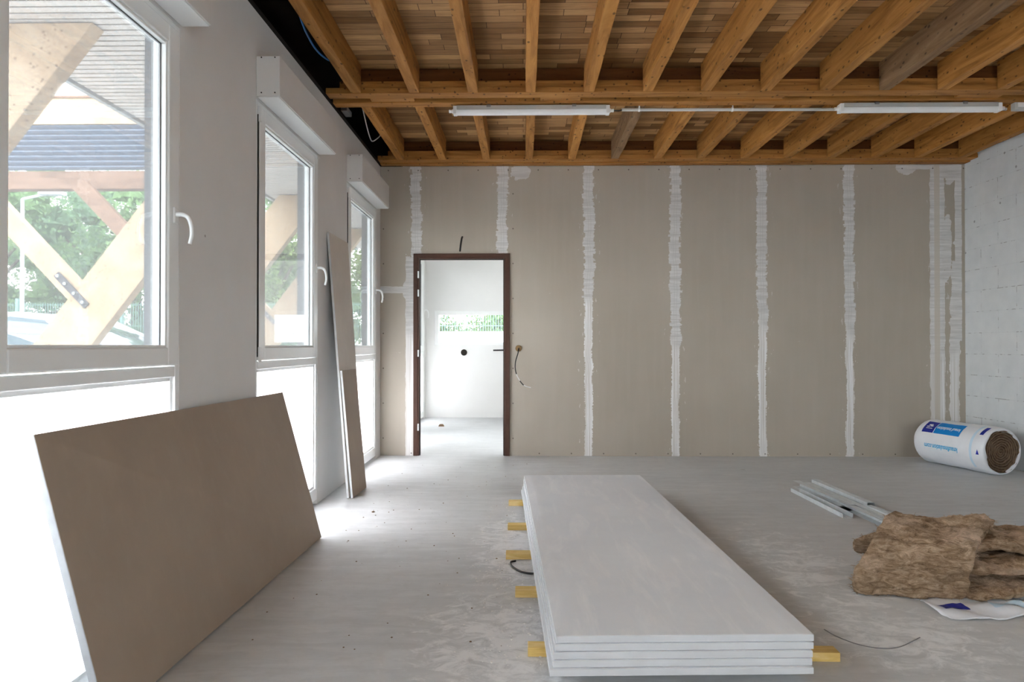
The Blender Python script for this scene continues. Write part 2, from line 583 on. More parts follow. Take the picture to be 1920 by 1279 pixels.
# ------------------------------------------------------------------ geometry helpers
class MB:
    def __init__(s):
        s.v = []
        s.f = []

    def box(s, x0, x1, y0, y1, z0, z1):
        return s.hexa([(x0, y0, z0), (x1, y0, z0), (x1, y1, z0), (x0, y1, z0),
                       (x0, y0, z1), (x1, y0, z1), (x1, y1, z1), (x0, y1, z1)])

    def hexa(s, p):
        b = len(s.v)
        s.v += [tuple(q) for q in p]
        for f in ((0, 3, 2, 1), (4, 5, 6, 7), (0, 1, 5, 4), (1, 2, 6, 5), (2, 3, 7, 6), (3, 0, 4, 7)):
            s.f.append(tuple(b + i for i in f))
        return s

    def prism(s, poly, vec):
        """poly: ordered 3-D points; extruded along vec"""
        b, n = len(s.v), len(poly)
        s.v += [tuple(p) for p in poly]
        s.v += [tuple(p[i] + vec[i] for i in range(3)) for p in poly]
        s.f.append(tuple(b + i for i in range(n - 1, -1, -1)))
        s.f.append(tuple(b + n + i for i in range(n)))
        for i in range(n):
            j = (i + 1) % n
            s.f.append((b + i, b + j, b + n + j, b + n + i))
        return s

    def tube(s, path, r, seg=10, cap=True):
        path = [Vector(p) for p in path]
        rs = r if isinstance(r, (list, tuple)) else [r] * len(path)
        b0 = len(s.v)
        up = Vector((0, 0, 1))
        prev = None
        for i, p in enumerate(path):
            d = (path[min(i + 1, len(path) - 1)] - path[max(i - 1, 0)]).normalized()
            if prev is None:
                a = up if abs(d.dot(up)) < .9 else Vector((1, 0, 0))
                u = d.cross(a).normalized()
            else:
                u = (prev - d * prev.dot(d)).normalized()
            prev = u
            w = d.cross(u)
            for k in range(seg):
                t = 2 * math.pi * k / seg
                s.v.append(tuple(p + u * math.cos(t) * rs[i] + w * math.sin(t) * rs[i]))
        for i in range(len(path) - 1):
            for k in range(seg):
                a, b = b0 + i * seg + k, b0 + i * seg + (k + 1) % seg
                s.f.append((a, b, b + seg, a + seg))
        if cap:
            s.f.append(tuple(b0 + k for k in range(seg - 1, -1, -1)))
            e = b0 + (len(path) - 1) * seg
            s.f.append(tuple(e + k for k in range(seg)))
        return s

    def build(s, name, mat, parent=None, smooth=False, bevel=0., origin=None):
        me = bpy.data.meshes.new(name)
        v = s.v
        if origin is not None:
            v = [tuple(p[i] - origin[i] for i in range(3)) for p in v]
        me.from_pydata(v, [], s.f)
        me.validate()
        me.update()
        mats = mat if isinstance(mat, (list, tuple)) else [mat]
        for m in mats:
            me.materials.append(M[m] if isinstance(m, str) else m)
        if smooth:
            me.shade_smooth()
        o = bpy.data.objects.new(name, me)
        C.objects.link(o)
        if origin is not None:
            o.location = origin
        if parent is not None:
            o.parent = parent
            o.matrix_parent_inverse = parent.matrix_world.inverted() if False else o.matrix_parent_inverse
            if parent.type == 'EMPTY' or parent.location.length > 0:
                # parent sits at its base: keep the child's world place
                off = world_loc(parent)
                o.location = Vector(o.location) - off
        if bevel:
            m = o.modifiers.new('edge', 'BEVEL')
            m.width = bevel
            m.segments = 2
            m.limit_method = 'ANGLE'
        return o


def world_loc(o):
    v = Vector((0, 0, 0))
    while o is not None:
        v = v + Vector(o.location)
        o = o.parent
    return v


def smoothpath(pts, n=8):
    """Catmull-Rom through pts"""
    P = [Vector(p) for p in pts]
    P = [P[0] * 2 - P[1]] + P + [P[-1] * 2 - P[-2]]
    out = []
    for i in range(1, len(P) - 2):
        for k in range(n):
            t = k / n
            a, b, c, d = P[i - 1], P[i], P[i + 1], P[i + 2]
            out.append(.5 * ((2 * b) + (c - a) * t + (2 * a - 5 * b + 4 * c - d) * t * t + (3 * b - a - 3 * c + d) * t ** 3))
    out.append(P[-2])
    return out


def tag(o, label, cat, group=None, kind=None):
    if label:
        o['label'] = label
    if cat:
        o['category'] = cat
    if group:
        o['group'] = group
    if kind:
        o['kind'] = kind
    return o


def empty(name, loc):
    o = bpy.data.objects.new(name, None)
    C.objects.link(o)
    o.location = loc
    o.empty_display_size = .1
    return o


def struct(o, label=None, cat=None):
    o['kind'] = 'structure'
    if label:
        o['label'] = label
    if cat:
        o['category'] = cat
    return o


# ------------------------------------------------------------------ room measures (metres)
XL, XR = -1.477, 4.507          # inner faces of the window wall and the block wall
YB, YF = 7.25, -3.2             # plasterboard wall, wall behind the camera
ZT = 2.985                      # top of the walls, underside of the beams
DECK = 3.20
WT = .12                        # thickness of the window wall
Y2 = 11.1                       # end wall of the room behind
WINW = 1.17
WIDTH = {1.857: 1.143}          # the nearest window is a little narrower
WIN = [1.857, 3.86, 5.86]        # windows seen in the picture
WIN_OUT = [-.17, -2.17]         # windows beside and behind the camera
X2 = -1.545                     # window wall of the second room
WIN2 = [7.85, 9.75]
DX0, DX1, DZ = -1.09, -.165, 2.055   # door opening

# ------------------------------------------------------------------ structure
struct(MB().box(X2 - .1, XR + .15, YF - .15, Y2 + .15, -.12, 0).build('floor', 'floor'), 'dusty grey concrete floor slab of the room under renovation', 'floor')


def window_wall(name, x, y0, y1, wins, zt):
    m = MB()
    cur = y0
    for a in sorted(wins):
        m.box(x - WT, x, cur, a, 0, zt)
        w = WIDTH.get(a, WINW)
        m.box(x - WT, x, a, a + w, 2.50, zt)
        cur = a + w
    m.box(x - WT, x, cur, y1, 0, zt)
    return m.build(name, 'leftwall')


struct(window_wall('wall_left', XL, YF, YB, WIN + WIN_OUT, ZT), 'off-white window wall with tall narrow windows', 'wall')
b = MB()
b.box(XL, DX0, YB, YB + .09, 0, ZT).box(DX0, DX1, YB, YB + .09, DZ, ZT).box(DX1, XR, YB, YB + .09, 0, ZT)
struct(b.build('wall_back', 'backwall'), 'beige plasterboard partition with vertical filled seams', 'wall')
struct(MB().box(XR, XR + .15, YF, Y2, 0, 3.26).build('wall_right', 'rightwall'), 'white painted block wall on the right', 'wall')
FX0, FX1, FZ0, FZ1 = .9, 3.5, .9, 2.4
b = MB().box(XL - WT, FX0, YF - .15, YF, 0, 3.26).box(FX1, XR + .15, YF - .15, YF, 0, 3.26)
b.box(FX0, FX1, YF - .15, YF, 0, FZ0).box(FX0, FX1, YF - .15, YF, FZ1, 3.26)
struct(b.build('wall_front', 'white_paint'))
e = struct(empty('window_9', (FX0, YF, FZ0)))  # unseen window added behind the camera for fill daylight
f = MB()
for i in range(3):
    xx = FX0 + (FX1 - FX0 - .06) * i / 2
    f.box(xx, xx + .06, YF - .06, YF, FZ0, FZ1)
f.box(FX0 + .06, FX1 - .06, YF - .06, YF, FZ0, FZ0 + .06).box(FX0 + .06, FX1 - .06, YF - .06, YF, FZ1 - .06, FZ1)
f.build('window_frame', 'pvc', e, bevel=.004)
MB().box(FX0 + .06, FX1 - .06, YF - .035, YF - .03, FZ0 + .06, FZ1 - .06).build('clear_pane', 'glass', e)

# second room
struct(window_wall('wall_left_second', X2, YB + .09, Y2, WIN2, 3.2))
b = MB()
BX0, BX1, BZ0, BZ1 = -1.40, 1.0, 1.137, 1.684
b.box(X2 - WT, BX0, Y2, Y2 + .15, 0, 3.2).box(BX1, 2.0, Y2, Y2 + .15, 0, 3.2)
b.box(BX0, BX1, Y2, Y2 + .15, 0, BZ0).box(BX0, BX1, Y2, Y2 + .15, BZ1, 3.2)
struct(b.build('wall_end', 'white_paint'), 'white end wall of the next room seen through the doorway', 'wall')
b = MB().box(1.9, 2.0, YB + .09, 8.2, 0, 3.2).box(1.9, 2.0, 10.4, Y2, 0, 3.2).box(1.9, 2.0, 8.2, 10.4, 0, .9).box(1.9, 2.0, 8.2, 10.4, 2.4, 3.2)  # unseen side opening, added to let more daylight into this room
struct(b.build('wall_side_second', 'white_paint'))
struct(MB().box(XL, XR, YB + .09, YB + .10, 2.9, 3.26).box(X2 - WT, 2.0, YB + .10, Y2 + .15, 3.0, 3.1).build('ceiling_second', 'white_paint'))

# ceiling deck of narrow strips, and the dark void along the window wall
struct(MB().box(-1.262, XR, YF, YB + .09, DECK, DECK + .06).build('ceiling', 'deck'), 'brown wooden ceiling deck of narrow strips above the joists', 'ceiling')
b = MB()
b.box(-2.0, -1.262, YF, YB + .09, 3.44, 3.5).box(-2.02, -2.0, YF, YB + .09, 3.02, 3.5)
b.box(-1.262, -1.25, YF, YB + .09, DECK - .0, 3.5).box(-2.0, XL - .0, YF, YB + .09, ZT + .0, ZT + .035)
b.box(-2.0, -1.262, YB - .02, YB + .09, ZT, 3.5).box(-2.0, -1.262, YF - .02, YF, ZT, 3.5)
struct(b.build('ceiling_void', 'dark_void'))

# roof over everything so that no sky leaks onto the deck
struct(MB().box(-2.1, XR + .3, YF - .3, Y2 + .3, 3.5, 3.6).build('ceiling_roof', 'dark_void'))

ORD = ['first', 'second', 'third', 'fourth', 'fifth', 'sixth', 'seventh', 'eighth', 'ninth', 'tenth', 'eleventh', 'twelfth', 'thirteenth', 'fourteenth']
# ------------------------------------------------------------------ beams
# double beam in the middle: flange, second flange, dark web, blocking
random.seed(4)


def beam(y0, y1, label, wall_side=False):
    e = empty('timber_beam', (0, y0, ZT))
    tag(e, label, 'beam')
    xa, xb = -1.46, XR - .004
    MB().box(xa, xb, y0, y0 + .115, ZT + .012, ZT + .055).build('flange', 'beam_wood', e, bevel=.003)
    # upper flange strip set back above it
    MB().box(xa + .1, xb, y0 + .012, y0 + .06, ZT + .056, ZT + .105).build('flange', 'beam_wood', e, bevel=.002)
    MB().box(xa + .1, xb, y0 + .062, y0 + .10, ZT + .058, DECK - .004).build('web', 'web_wood', e)
    if not wall_side:
        MB().box(xa, xb, y0 + .195, y1, ZT + .006, ZT + .06).build('flange', 'beam_wood', e, bevel=.003)
        MB().box(xa + .1, xb, y0 + .205, y0 + .25, ZT + .062, DECK - .004).build('web', 'web_wood', e)
        x = xa + .3
        while x < xb - .7:
            L = random.uniform(.25, .6)
            MB().box(x, x + L, y0 + .118, y0 + .190, ZT + random.uniform(.014, .022), ZT + .05).build('packing_piece', 'beam_wood', e, bevel=.002)
            x += L + random.uniform(.6, 1.5)
    else:
        MB().box(xa, xb, y0 + .118, y1, ZT + .002, ZT + .04).build('wall_plate', 'beam_wood', e, bevel=.002)
    return e


beam(5.17, 5.46, 'double timber beam crossing the ceiling above the tube lights')
beam(7.03, YB - .003, 'timber beam lying along the top of the plasterboard wall', True)

JX = [.055 + .429 * k for k in range(-3, 11)]


def joist(x, ya, yb, mat, w=.075):
    m = MB()
    # slightly wavy arris so that it reads as sawn timber
    n = 10
    z0 = ZT + .012
    for i in range(n):
        y0, y1 = ya + (yb - ya) * i / n, ya + (yb - ya) * (i + 1) / n
    ring = []
    for i in range(n + 1):
        y = ya + (yb - ya) * i / n
        d = [noise.noise(Vector((x * 7 + k * 3.1, y * 3.0, k * 5.))) * .0035 for k in range(4)]
        ring.append([(x - w / 2 + d[0], y, z0 + d[1]), (x + w / 2 + d[2], y, z0 + d[3]), (x + w / 2, y, DECK - .002), (x - w / 2, y, DECK - .002)])
    for r in ring:
        m.v += r
    for i in range(n):
        a = i * 4
        for k in range(4):
            m.f.append((a + k, a + (k + 1) % 4, a + 4 + (k + 1) % 4, a + 4 + k))
    m.f.append((3, 2, 1, 0))
    e = n * 4
    m.f.append((e, e + 1, e + 2, e + 3))
    return m.build('ceiling_joist', mat, bevel=.004)


random.seed(11)
for k, x in enumerate(JX):
    g = 'joist_grey' if k == 9 else 'joist_wood'
    o = joist(x + random.uniform(-.006, .006), 3.0, 5.165, g)
    tag(o, ('greyish ' if k == 9 else 'orange-brown ') + 'ceiling joist in the near bay, %s from the window wall' % ORD[k], 'joist', 'joists of the near ceiling bay')
for k, x in enumerate(JX):
    g = 'joist_grey' if k == 5 else 'joist_wood'
    o = joist(x + random.uniform(-.006, .006), 5.435 if k else 5.43, 7.025, g)
    tag(o, ('greyish ' if k == 5 else 'orange-brown ') + 'ceiling joist in the bay next to the plasterboard wall, %s from the window wall' % ORD[k], 'joist', 'joists of the far ceiling bay')

# ------------------------------------------------------------------ windows


def window(name, x, a, handle=True, label=None):
    """a = near side of the opening; inner face of the frame is flush with the wall"""
    b_ = a + WIDTH.get(a, WINW)
    e = empty(name, (x, a, 0))
    struct(e)
    if label:
        e['label'] = label
        e['category'] = 'window'
    xi, xo = x - .002, x - .072
    f = MB()
    t = .032
    f.box(xo, xi, a, a + t, .03, 2.50).box(xo, xi, b_ - t, b_, .03, 2.50)
    f.box(xo, xi, a + t, b_ - t, .03, .115).box(xo, xi, a + t, b_ - t, 2.47, 2.50)
    f.box(xo, xi, a + t, b_ - t, 1.0, 1.045)
    f.build('window_frame', 'pvc', e, bevel=.004)
    # glazing bead of the lower pane
    g = MB()
    s = .018
    g.box(xi - .028, xi - .012, a + t, a + t + s, .115, 1.0).box(xi - .028, xi - .012, b_ - t - s, b_ - t, .115, 1.0)
    g.box(xi - .028, xi - .012, a + t + s, b_ - t - s, .115, .133).box(xi - .028, xi - .012, a + t + s, b_ - t - s, .982, 1.0)
    g.build('glazing_bead', 'pvc', e, bevel=.003)
    MB().box(xi - .038, xi - .034, a + t, b_ - t, .115, 1.0).build('frosted_pane', 'frosted', e)
    # opening sash
    q = MB()
    xs = x + .008
    s0, s1 = a + t + .006, b_ - .018
    w = .088
    za, zb = 1.05, 2.472
    q.box(xo + .01, xs, s0, s0 + w, za, zb).box(xo + .01, xs, s1 - w, s1, za, zb)
    q.box(xo + .01, xs, s0 + w, s1 - w, za, za + .075).box(xo + .01, xs, s0 + w, s1 - w, zb - .075, zb)
    sash = q.build('sash', 'pvc', e, bevel=.006)
    q = MB()
    xb1, xb0 = xs - .008, xs - .03
    y0, y1, z0, z1 = s0 + w, s1 - w, za + .075, zb - .075
    q.box(xb0, xb1, y0, y0 + .012, z0, z1).box(xb0, xb1, y1 - .012, y1, z0, z1)
    q.box(xb0, xb1, y0 + .012, y1 - .012, z0, z0 + .010).box(xb0, xb1, y0 + .012, y1 - .012, z1 - .012, z1)
    q.build('glazing_bead', 'pvc', sash, bevel=.003)
    q = MB()
    q.box(xb0 - .006, xb0 - .001, y0, y0 + .016, z0, z1).box(xb0 - .006, xb0 - .001, y1 - .016, y1, z0, z1)
    q.box(xb0 - .006, xb0 - .001, y0, y1, z1 - .016, z1)
    q.build('gasket', 'steel_dull', sash)
    MB().box(xb0 - .010, xb0 - .006, y0, y1, z0, z1).build('clear_pane', 'glass', sash)
    # hinge side: dark joint and two covers
    MB().box(xi - .002, x + .004, a + t - .006, a + t + .005, za + .02, zb - .05).build('hinge_joint', 'hinge_dark', e)
    for z in (za - .01, zb - .09):
        MB().tube([(x + .012, a + t + .001, z), (x + .012, a + t + .001, z + .085)], .010, 10).build('hinge', 'pvc', e, smooth=False, bevel=.002)
    # handle
    h = MB()
    yh = s1 - .045
    zh = 1.68
    h.box(xs, xs + .010, yh - .015, yh + .015, zh - .035, zh + .035)
    ho = h.build('handle', 'pvc', sash, bevel=.006)
    p = smoothpath([(xs + .008, yh, zh + .004), (xs + .035, yh, zh + .004), (xs + .058, yh + .002, zh - .008), (xs + .070, yh + .004, zh - .040),
                    (xs + .072, yh + .006, zh - .080), (xs + .062, yh + .008, zh - .118)], 5)
    n = len(p)
    MB().tube(p, [.0105 - .003 * i / n for i in range(n)], 10).build('lever', 'pvc', ho, smooth=True)
    # outside: rails of the roller shutter
    for yy in (a + .004, b_ - .034):
        r = MB()
        r.box(x - .135, x - .075, yy, yy + .006, .02, 2.5).box(x - .135, x - .075, yy + .024, yy + .030, .02, 2.5)
        r.box(x - .088, x - .075, yy + .006, yy + .024, .02, 2.5)
        r.build('shutter_rail', 'alu_rail', e)
    MB().box(x - .16, x - .072, a, b_, .0, .03).build('sill', 'alu_rail', e)
    return e


names = ['nearest tall white window at the left picture edge', 'middle tall white window between the nearest and farthest ones', 'farthest tall white window beside the corner']
for i, a in enumerate(WIN):
    window('window_%d' % (i + 1), XL, a, label=names[i])
for i, a in enumerate(WIN_OUT):
    window('window_%d' % (i + 4), XL, a)
for i, a in enumerate(WIN2):
    window('window_%d' % (i + 6), X2, a)
# horizontal window of the second room
e = empty('window_8', (BX0, Y2, BZ0))
struct(e, 'low wide white window in the far wall seen through the doorway', 'window')
f = MB()
f.box(BX0, BX0 + .065, Y2 - .012, Y2 + .06, BZ0, BZ1).box(BX1 - .065, BX1, Y2 - .012, Y2 + .06, BZ0, BZ1)
f.box(BX0 + .065, BX1 - .065, Y2 - .012, Y2 + .06, BZ0, BZ0 + .05).box(BX0 + .065, BX1 - .065, Y2 - .012, Y2 + .06, BZ1 - .065, BZ1)
f.build('window_frame', 'pvc', e, bevel=.005)
MB().box(BX0 + .065, BX1 - .065, Y2 + .02, Y2 + .025, BZ0 + .05, BZ1 - .065).build('clear_pane', 'glass', e)

# roller shutter boxes
labels = ['white roller shutter box above the nearest window, cut off by the picture edge', 'white roller shutter box above the middle window', 'white roller shutter box above the farthest window, next to the corner']
for i, a in enumerate(WIN):
    e = empty('shutter_box', (XL, a, 2.51))
    y1 = a + WIDTH.get(a, WINW) + .005
    MB().box(XL + .001, XL + .132, a, y1, 2.512, 2.735).build('housing', 'leftwall', e, bevel=.003)
    MB().box(XL + .010, XL + .126, a + .006, y1 - .006, 2.506, 2.512).build('inspection_cover', 'pvc', e, bevel=.001)
    s = MB()
    for (xx, zz) in ((.03, .215), (.105, .215), (.03, .02), (.105, .02)):
        MB().tube([(XL + xx, a - .002, 2.512 + zz), (XL + xx, a + .002, 2.512 + zz)], .004, 8).build('screw_head', 'hinge_dark', e)
    tag(e, labels[i], 'shutter box', 'shutter boxes above the windows')

# ------------------------------------------------------------------ door frame
e = empty('door_1', (DX0, YB, 0))
struct(e, 'empty brown metal door frame in the plasterboard wall', 'door frame')
f = MB()
ya, yb = YB - .018, YB + .105
xa, xb, zt = -1.132, -.138, 2.083
f.box(xa, xa + .045, ya, ya + .02, 0, zt).box(xb - .045, xb, ya, ya + .02, 0, zt).box(xa + .045, xb - .045, ya, ya + .02, zt - .045, zt)
f.box(xa + .045, xa + .060, ya + .006, yb, 0, zt - .045).box(xb - .060, xb - .045, ya + .006, yb, 0, zt - .045)
f.box(xa + .060, xb - .060, ya + .006, yb, zt - .055, zt - .045)
f.build('door_frame', 'door_brown', e, bevel=.003)
f = MB()
f.box(xa + .06, xa + .068, ya + .03, ya + .05, 0, zt - .055).box(xb - .068, xb - .06, ya + .03, ya + .05, 0, zt - .055)
f.box(xa + .068, xb - .068, ya + .03, ya + .05, zt - .063, zt - .055)
f.build('rubber_seal', 'black_cable', e)
for z in (.26, 1.02, 1.64, 1.83):
    MB().tube([(xa + .052, ya - .004, z), (xa + .052, ya - .004, z + .07)], .008, 10).build('hinge', 'zinc', e)

# vent hole and cables of the second room
o = MB().tube([(-.934, Y2 - .012, 1.027), (-.934, Y2, 1.027)], .05, 24).build('vent_opening', 'dark_void', bevel=.004)
tag(o, 'round black vent opening in the far white wall below its window', 'vent')
o = MB().tube(smoothpath([(-.22, Y2 - .002, 1.045), (-.30, Y2 - .05, 1.062), (-.38, Y2 - .06, 1.063), (-.47, Y2 - .05, 1.062)]), .012, 8).build('cable_stub', 'black_cable', smooth=True)
tag(o, 'dark cable end sticking out of the far white wall', 'cable')

# cables in the plasterboard wall
o = MB().tube(smoothpath([(-.628, YB - .001, 2.255), (-.630, YB - .045, 2.235), (-.638, YB - .07, 2.17), (-.648, YB - .05, 2.10)]), .010, 8).build('cable_stub', 'black_cable', smooth=True)
tag(o, 'black cable end hanging from a hole above the door frame', 'cable')
e = empty('cable_outlet', (-.048, YB, 1.10))
tag(e, 'brass coloured cable outlet with a dangling cable right of the doorway', 'cable outlet')
MB().tube([(-.048, YB - .010, 1.105), (-.048, YB - .001, 1.105)], .033, 20).build('socket_ring', 'brass', e, bevel=.003)
P = smoothpath([(-.048, YB - .008, 1.105), (-.052, YB - .05, 1.06), (-.078, YB - .06, .97), (-.080, YB - .055, .89), (-.060, YB - .05, .82), (-.02, YB - .045, .755), (.02, YB - .05, .72), (.08, YB - .05, .704)], 6)
n = len(P)
MB().tube(P[:int(n * .55)], .0055, 8).build('cable', 'black_cable', e, smooth=True)
MB().tube(P[int(n * .55) - 1:int(n * .68)], .005, 8).build('cable', 'white_cable', e, smooth=True)
MB().tube(P[int(n * .68) - 1:int(n * .82)], .0055, 8).build('cable', 'black_cable', e, smooth=True)
MB().tube(P[int(n * .82) - 1:], .005, 8).build('cable', 'white_cable', e, smooth=True)

# ------------------------------------------------------------------ tube lights, conduit, junction box


def tube_light(x0, x1, y, z, label):
    e = empty('tube_light', (x0, y, z))
    tag(e, label, 'light', 'tube lights under the double beam')
    m = MB()
    m.prism([(x0 + .055, y - .030, z + .012), (x0 + .055, y + .030, z + .012), (x0 + .055, y + .026, z + .045), (x0 + .055, y - .026, z + .045)], (x1 - x0 - .11, 0, 0))
    m.build('housing', 'conduit_grey', e, bevel=.003)
    p = []
    for k in range(13):
        t = math.pi * k / 12
        p.append((x0 + .05, y - .031 * math.cos(t), z + .010 - .036 * math.sin(t)))
    MB().prism(p, (x1 - x0 - .10, 0, 0)).build('diffuser', 'pvc', e, bevel=.001)
    for xe, s in ((x0, 1), (x1, -1)):
        m = MB()
        c = [(xe + s * .030, y - .033, z - .022), (xe + s * .030, y + .033, z - .022), (xe + s * .030, y + .033, z + .040), (xe + s * .030, y - .033, z + .040)]
        if s < 0:
            c = c[::-1]
        m.prism(c, (s * .028, 0, 0))
        m.tube([(xe + s * .010, y, z + .006), (xe + s * .03, y, z + .006)], [.010, .018], 12)
        m.tube([(xe - s * .004, y, z + .006), (xe + s * .011, y, z + .006)], .013, 12)
        m.build('end_cap', 'pvc', e, bevel=.003)
    for q in (.24, .76):
        xc = x0 + (x1 - x0) * q
        MB().box(xc - .016, xc + .016, y - .034, y + .034, z + .030, z + .048).box(xc - .006, xc + .006, y - .008, y + .008, z + .048, ZT + .006 - .001).build('clip', 'steel_dull', e, bevel=.001)


tube_light(-.569, .694, 5.42, 2.937, 'white tube light hanging under the beam, the left one above the doorway')
tube_light(2.378, 3.655, 5.40, 2.934, 'white tube light hanging under the beam, the right one beside the junction box')
e = empty('conduit', (.766, 5.47, 2.97))
tag(e, 'long pale grey conduit running along the beam between the two tube lights', 'conduit')
MB().tube([(.766, 5.47, 2.966), (3.72, 5.47, 2.955)], .012, 12).build('pipe', 'conduit_grey', e, smooth=True)
for xc in (.90, 1.62, 2.6, 3.43):
    MB().tube([(xc - .007, 5.47, 2.9665 - .0037 * (xc - .766)), (xc + .007, 5.47, 2.9665 - .0037 * (xc - .766))], .016, 12).box(xc - .005, xc + .005, 5.455, 5.459, 2.965, ZT + .03).build('clip', 'pvc', e)
o = MB().tube(smoothpath([(.698, 5.42, 2.943), (.735, 5.43, 2.945), (.752, 5.455, 2.955), (.770, 5.47, 2.966)]), .005, 8).build('cable_lead', 'black_cable', smooth=True)
tag(o, 'short black cable linking the left tube light to the conduit', 'cable')
e = empty('junction_box', (3.80, 5.44, 2.95))
tag(e, 'grey square junction box under the beam at the right end of the conduit', 'junction box')
MB().box(3.745, 3.86, 5.41, 5.458, 2.932, ZT + .004).build('housing', 'conduit_grey', e, bevel=.004)
MB().box(3.765, 3.845, 5.404, 5.411, 2.952, 2.985).build('cover', 'pvc', e, bevel=.002)

# cables hanging in the void by the window wall
o = MB().tube(smoothpath([(-1.275, 3.75, 3.10), (-1.275, 3.95, 3.03), (-1.315, 4.24, 3.03), (-1.325, 4.50, 3.03), (-1.285, 4.65, 3.03), (-1.27, 4.75, 3.10), (-1.27, 4.8, 3.19)]), .0065, 8).build('hanging_cable', 'blue_cable', smooth=True)
tag(o, 'blue cable hanging from the dark ceiling gap beside the window wall', 'cable')
o = MB().tube(smoothpath([(-1.28, 5.50, 3.12), (-1.275, 5.55, 3.03), (-1.352, 6.05, 3.03), (-1.400, 6.42, 3.03), (-1.395, 6.50, 3.032), (-1.34, 6.45, 3.045), (-1.29, 6.38, 3.06)]), .0055, 8).build('hanging_cable', 'white_cable', smooth=True)
tag(o, 'white cable looping down from the ceiling gap past the double beam', 'cable')
o = MB().box(-1.465, -1.415, 5.62, 5.78, ZT + .036, ZT + .075).build('metal_bracket', 'steel_dull', bevel=.003)
tag(o, 'small grey metal bracket on top of the window wall behind the beam', 'bracket')

# ------------------------------------------------------------------ stack of plasterboards on battens
ang = math.radians(2.0)


def board_box(cx, cy, w, L, z0, z1, a, taper=.0):
    """a plasterboard lying flat; long edges are thinned on the upper side"""
    m = MB()
    ux, uy = (math.cos(a), -math.sin(a) * 1.), (math.sin(a), math.cos(a))
    ux = (math.cos(a), math.sin(a))
    uy = (-math.sin(a), math.cos(a))
    prof = [(-w / 2, z0), (w / 2, z0), (w / 2, z1 - taper), (w / 2 - .05, z1), (-w / 2 + .05, z1), (-w / 2, z1 - taper)]
    pts = [(cx + ux[0] * p - uy[0] * L / 2, cy + ux[1] * p - uy[1] * L / 2, z) for p, z in prof]
    m.prism(pts, (uy[0] * L, uy[1] * L, 0))
    return m


TH = .0242
Z0 = .0345
offs = [(.000, .000, .0), (.004, .010, .05), (.010, .012, -.1), (.012, .018, .05), (.016, .022, 0)]
pos = ['lowest', 'second from the bottom', 'middle', 'second from the top', 'topmost']
SCX, SCY, SW, SL = .478, 3.845, .872, 2.93
for i in range(5):
    ox, oy, da = offs[i]
    z = Z0 + i * (TH + .0012)
    w = SW + (.012 if i in (0,) else 0)
    m = board_box(SCX + ox, SCY - .022 + oy, w, SL, z, z + TH, ang + math.radians(da), .0022)
    o = m.build('plasterboard', ['stack_board', 'stack_edge_dimmed'], bevel=.0018)
    for pl in o.data.polygons:
        if abs(pl.normal.z) < .5:
            pl.material_index = 1  # sides painted darker and top lighter to balance the lighting
    tag(o, ('white plasterboard, %s of the stack on yellow battens' % pos[i]) + (', dusty top face painted lighter' if i == 4 else ''), 'plasterboard', 'stacked plasterboards on the floor')
bl = [(2.60, -.018 + .035, 1.135, -.025), (3.20, -.036, 1.05, .0), (3.765, -.092, 1.02, .0), (4.355, -.095, 1.0, .0), (5.01, -.103, .98, 0.)]
bt = ['nearest, poking out on both sides of the stack', 'second nearest of the row', 'in the middle of the row, above the black strap', 'fourth nearest of the row', 'farthest of the row']
for i, (y, x0, x1, dy) in enumerate(bl):
    m = MB().hexa([(x0, y - .03, 0), (x1, y - .03 + dy, 0), (x1, y + .03 + dy, 0), (x0, y + .03, 0),
                   (x0, y - .03, .033), (x1, y - .03 + dy, .033), (x1, y + .03 + dy, .033), (x0, y + .03, .033)])
    tag(m.build('batten', 'batten_wood', bevel=.002), 'yellow batten under the stack, ' + bt[i], 'batten', 'battens under the plasterboard stack')
o = MB().tube(smoothpath([(-.040, 3.70, .004), (-.065, 3.67, .006), (-.055, 3.60, .005), (-.01, 3.52, .005), (.045, 3.49, .006), (.10, 3.5, .006)]), .005, 6).build('strap', 'black_cable', smooth=True)
tag(o, 'thin black strap lying on the floor at the left edge of the stack', 'strap')

# ------------------------------------------------------------------ large beige board leaning on the window wall
e = empty('leaning_plasterboard', (-1.21, 3.1, 0))
tag(e, 'large beige plasterboard leaning on its long edge against the window wall', 'plasterboard')
A, B_ = Vector((-1.238, 2.085, .001)), Vector((-1.186, 4.128, .001))
Ct, Dt = Vector((-1.450, 4.224, .847)), Vector((-1.450, 2.064, .863))
nrm = (B_ - A).cross(Dt - A).normalized()
if nrm.x > 0:
    nrm = -nrm
nn = nrm * .0255
nn.z = abs(nn.z) * -1 if nn.z < 0 else nn.z
low = min((A + nn).z, (B_ + nn).z)
lift = Vector((0, 0, -low + .001 if low < 0 else 0))
A, B_, Ct, Dt = A + lift, B_ + lift, Ct + lift, Dt + lift
MB().hexa([A, A + nn, B_ + nn, B_, Dt, Dt + nn, Ct + nn, Ct]).build('gypsum_core', 'cut_edge_dimmed', e, bevel=.002)
off = nrm * -.0006
q = [A + off + Vector((0, .001, .001)), B_ + off + Vector((0, -.001, .001)), Ct + off + Vector((0, -.001, -.001)), Dt + off + Vector((0, .001, -.001))]
m = MB()
m.hexa([q[0], q[0] - off, q[1] - off, q[1], q[3], q[3] - off, q[2] - off, q[2]])
m.build('face_paper', 'beige_paper', e)


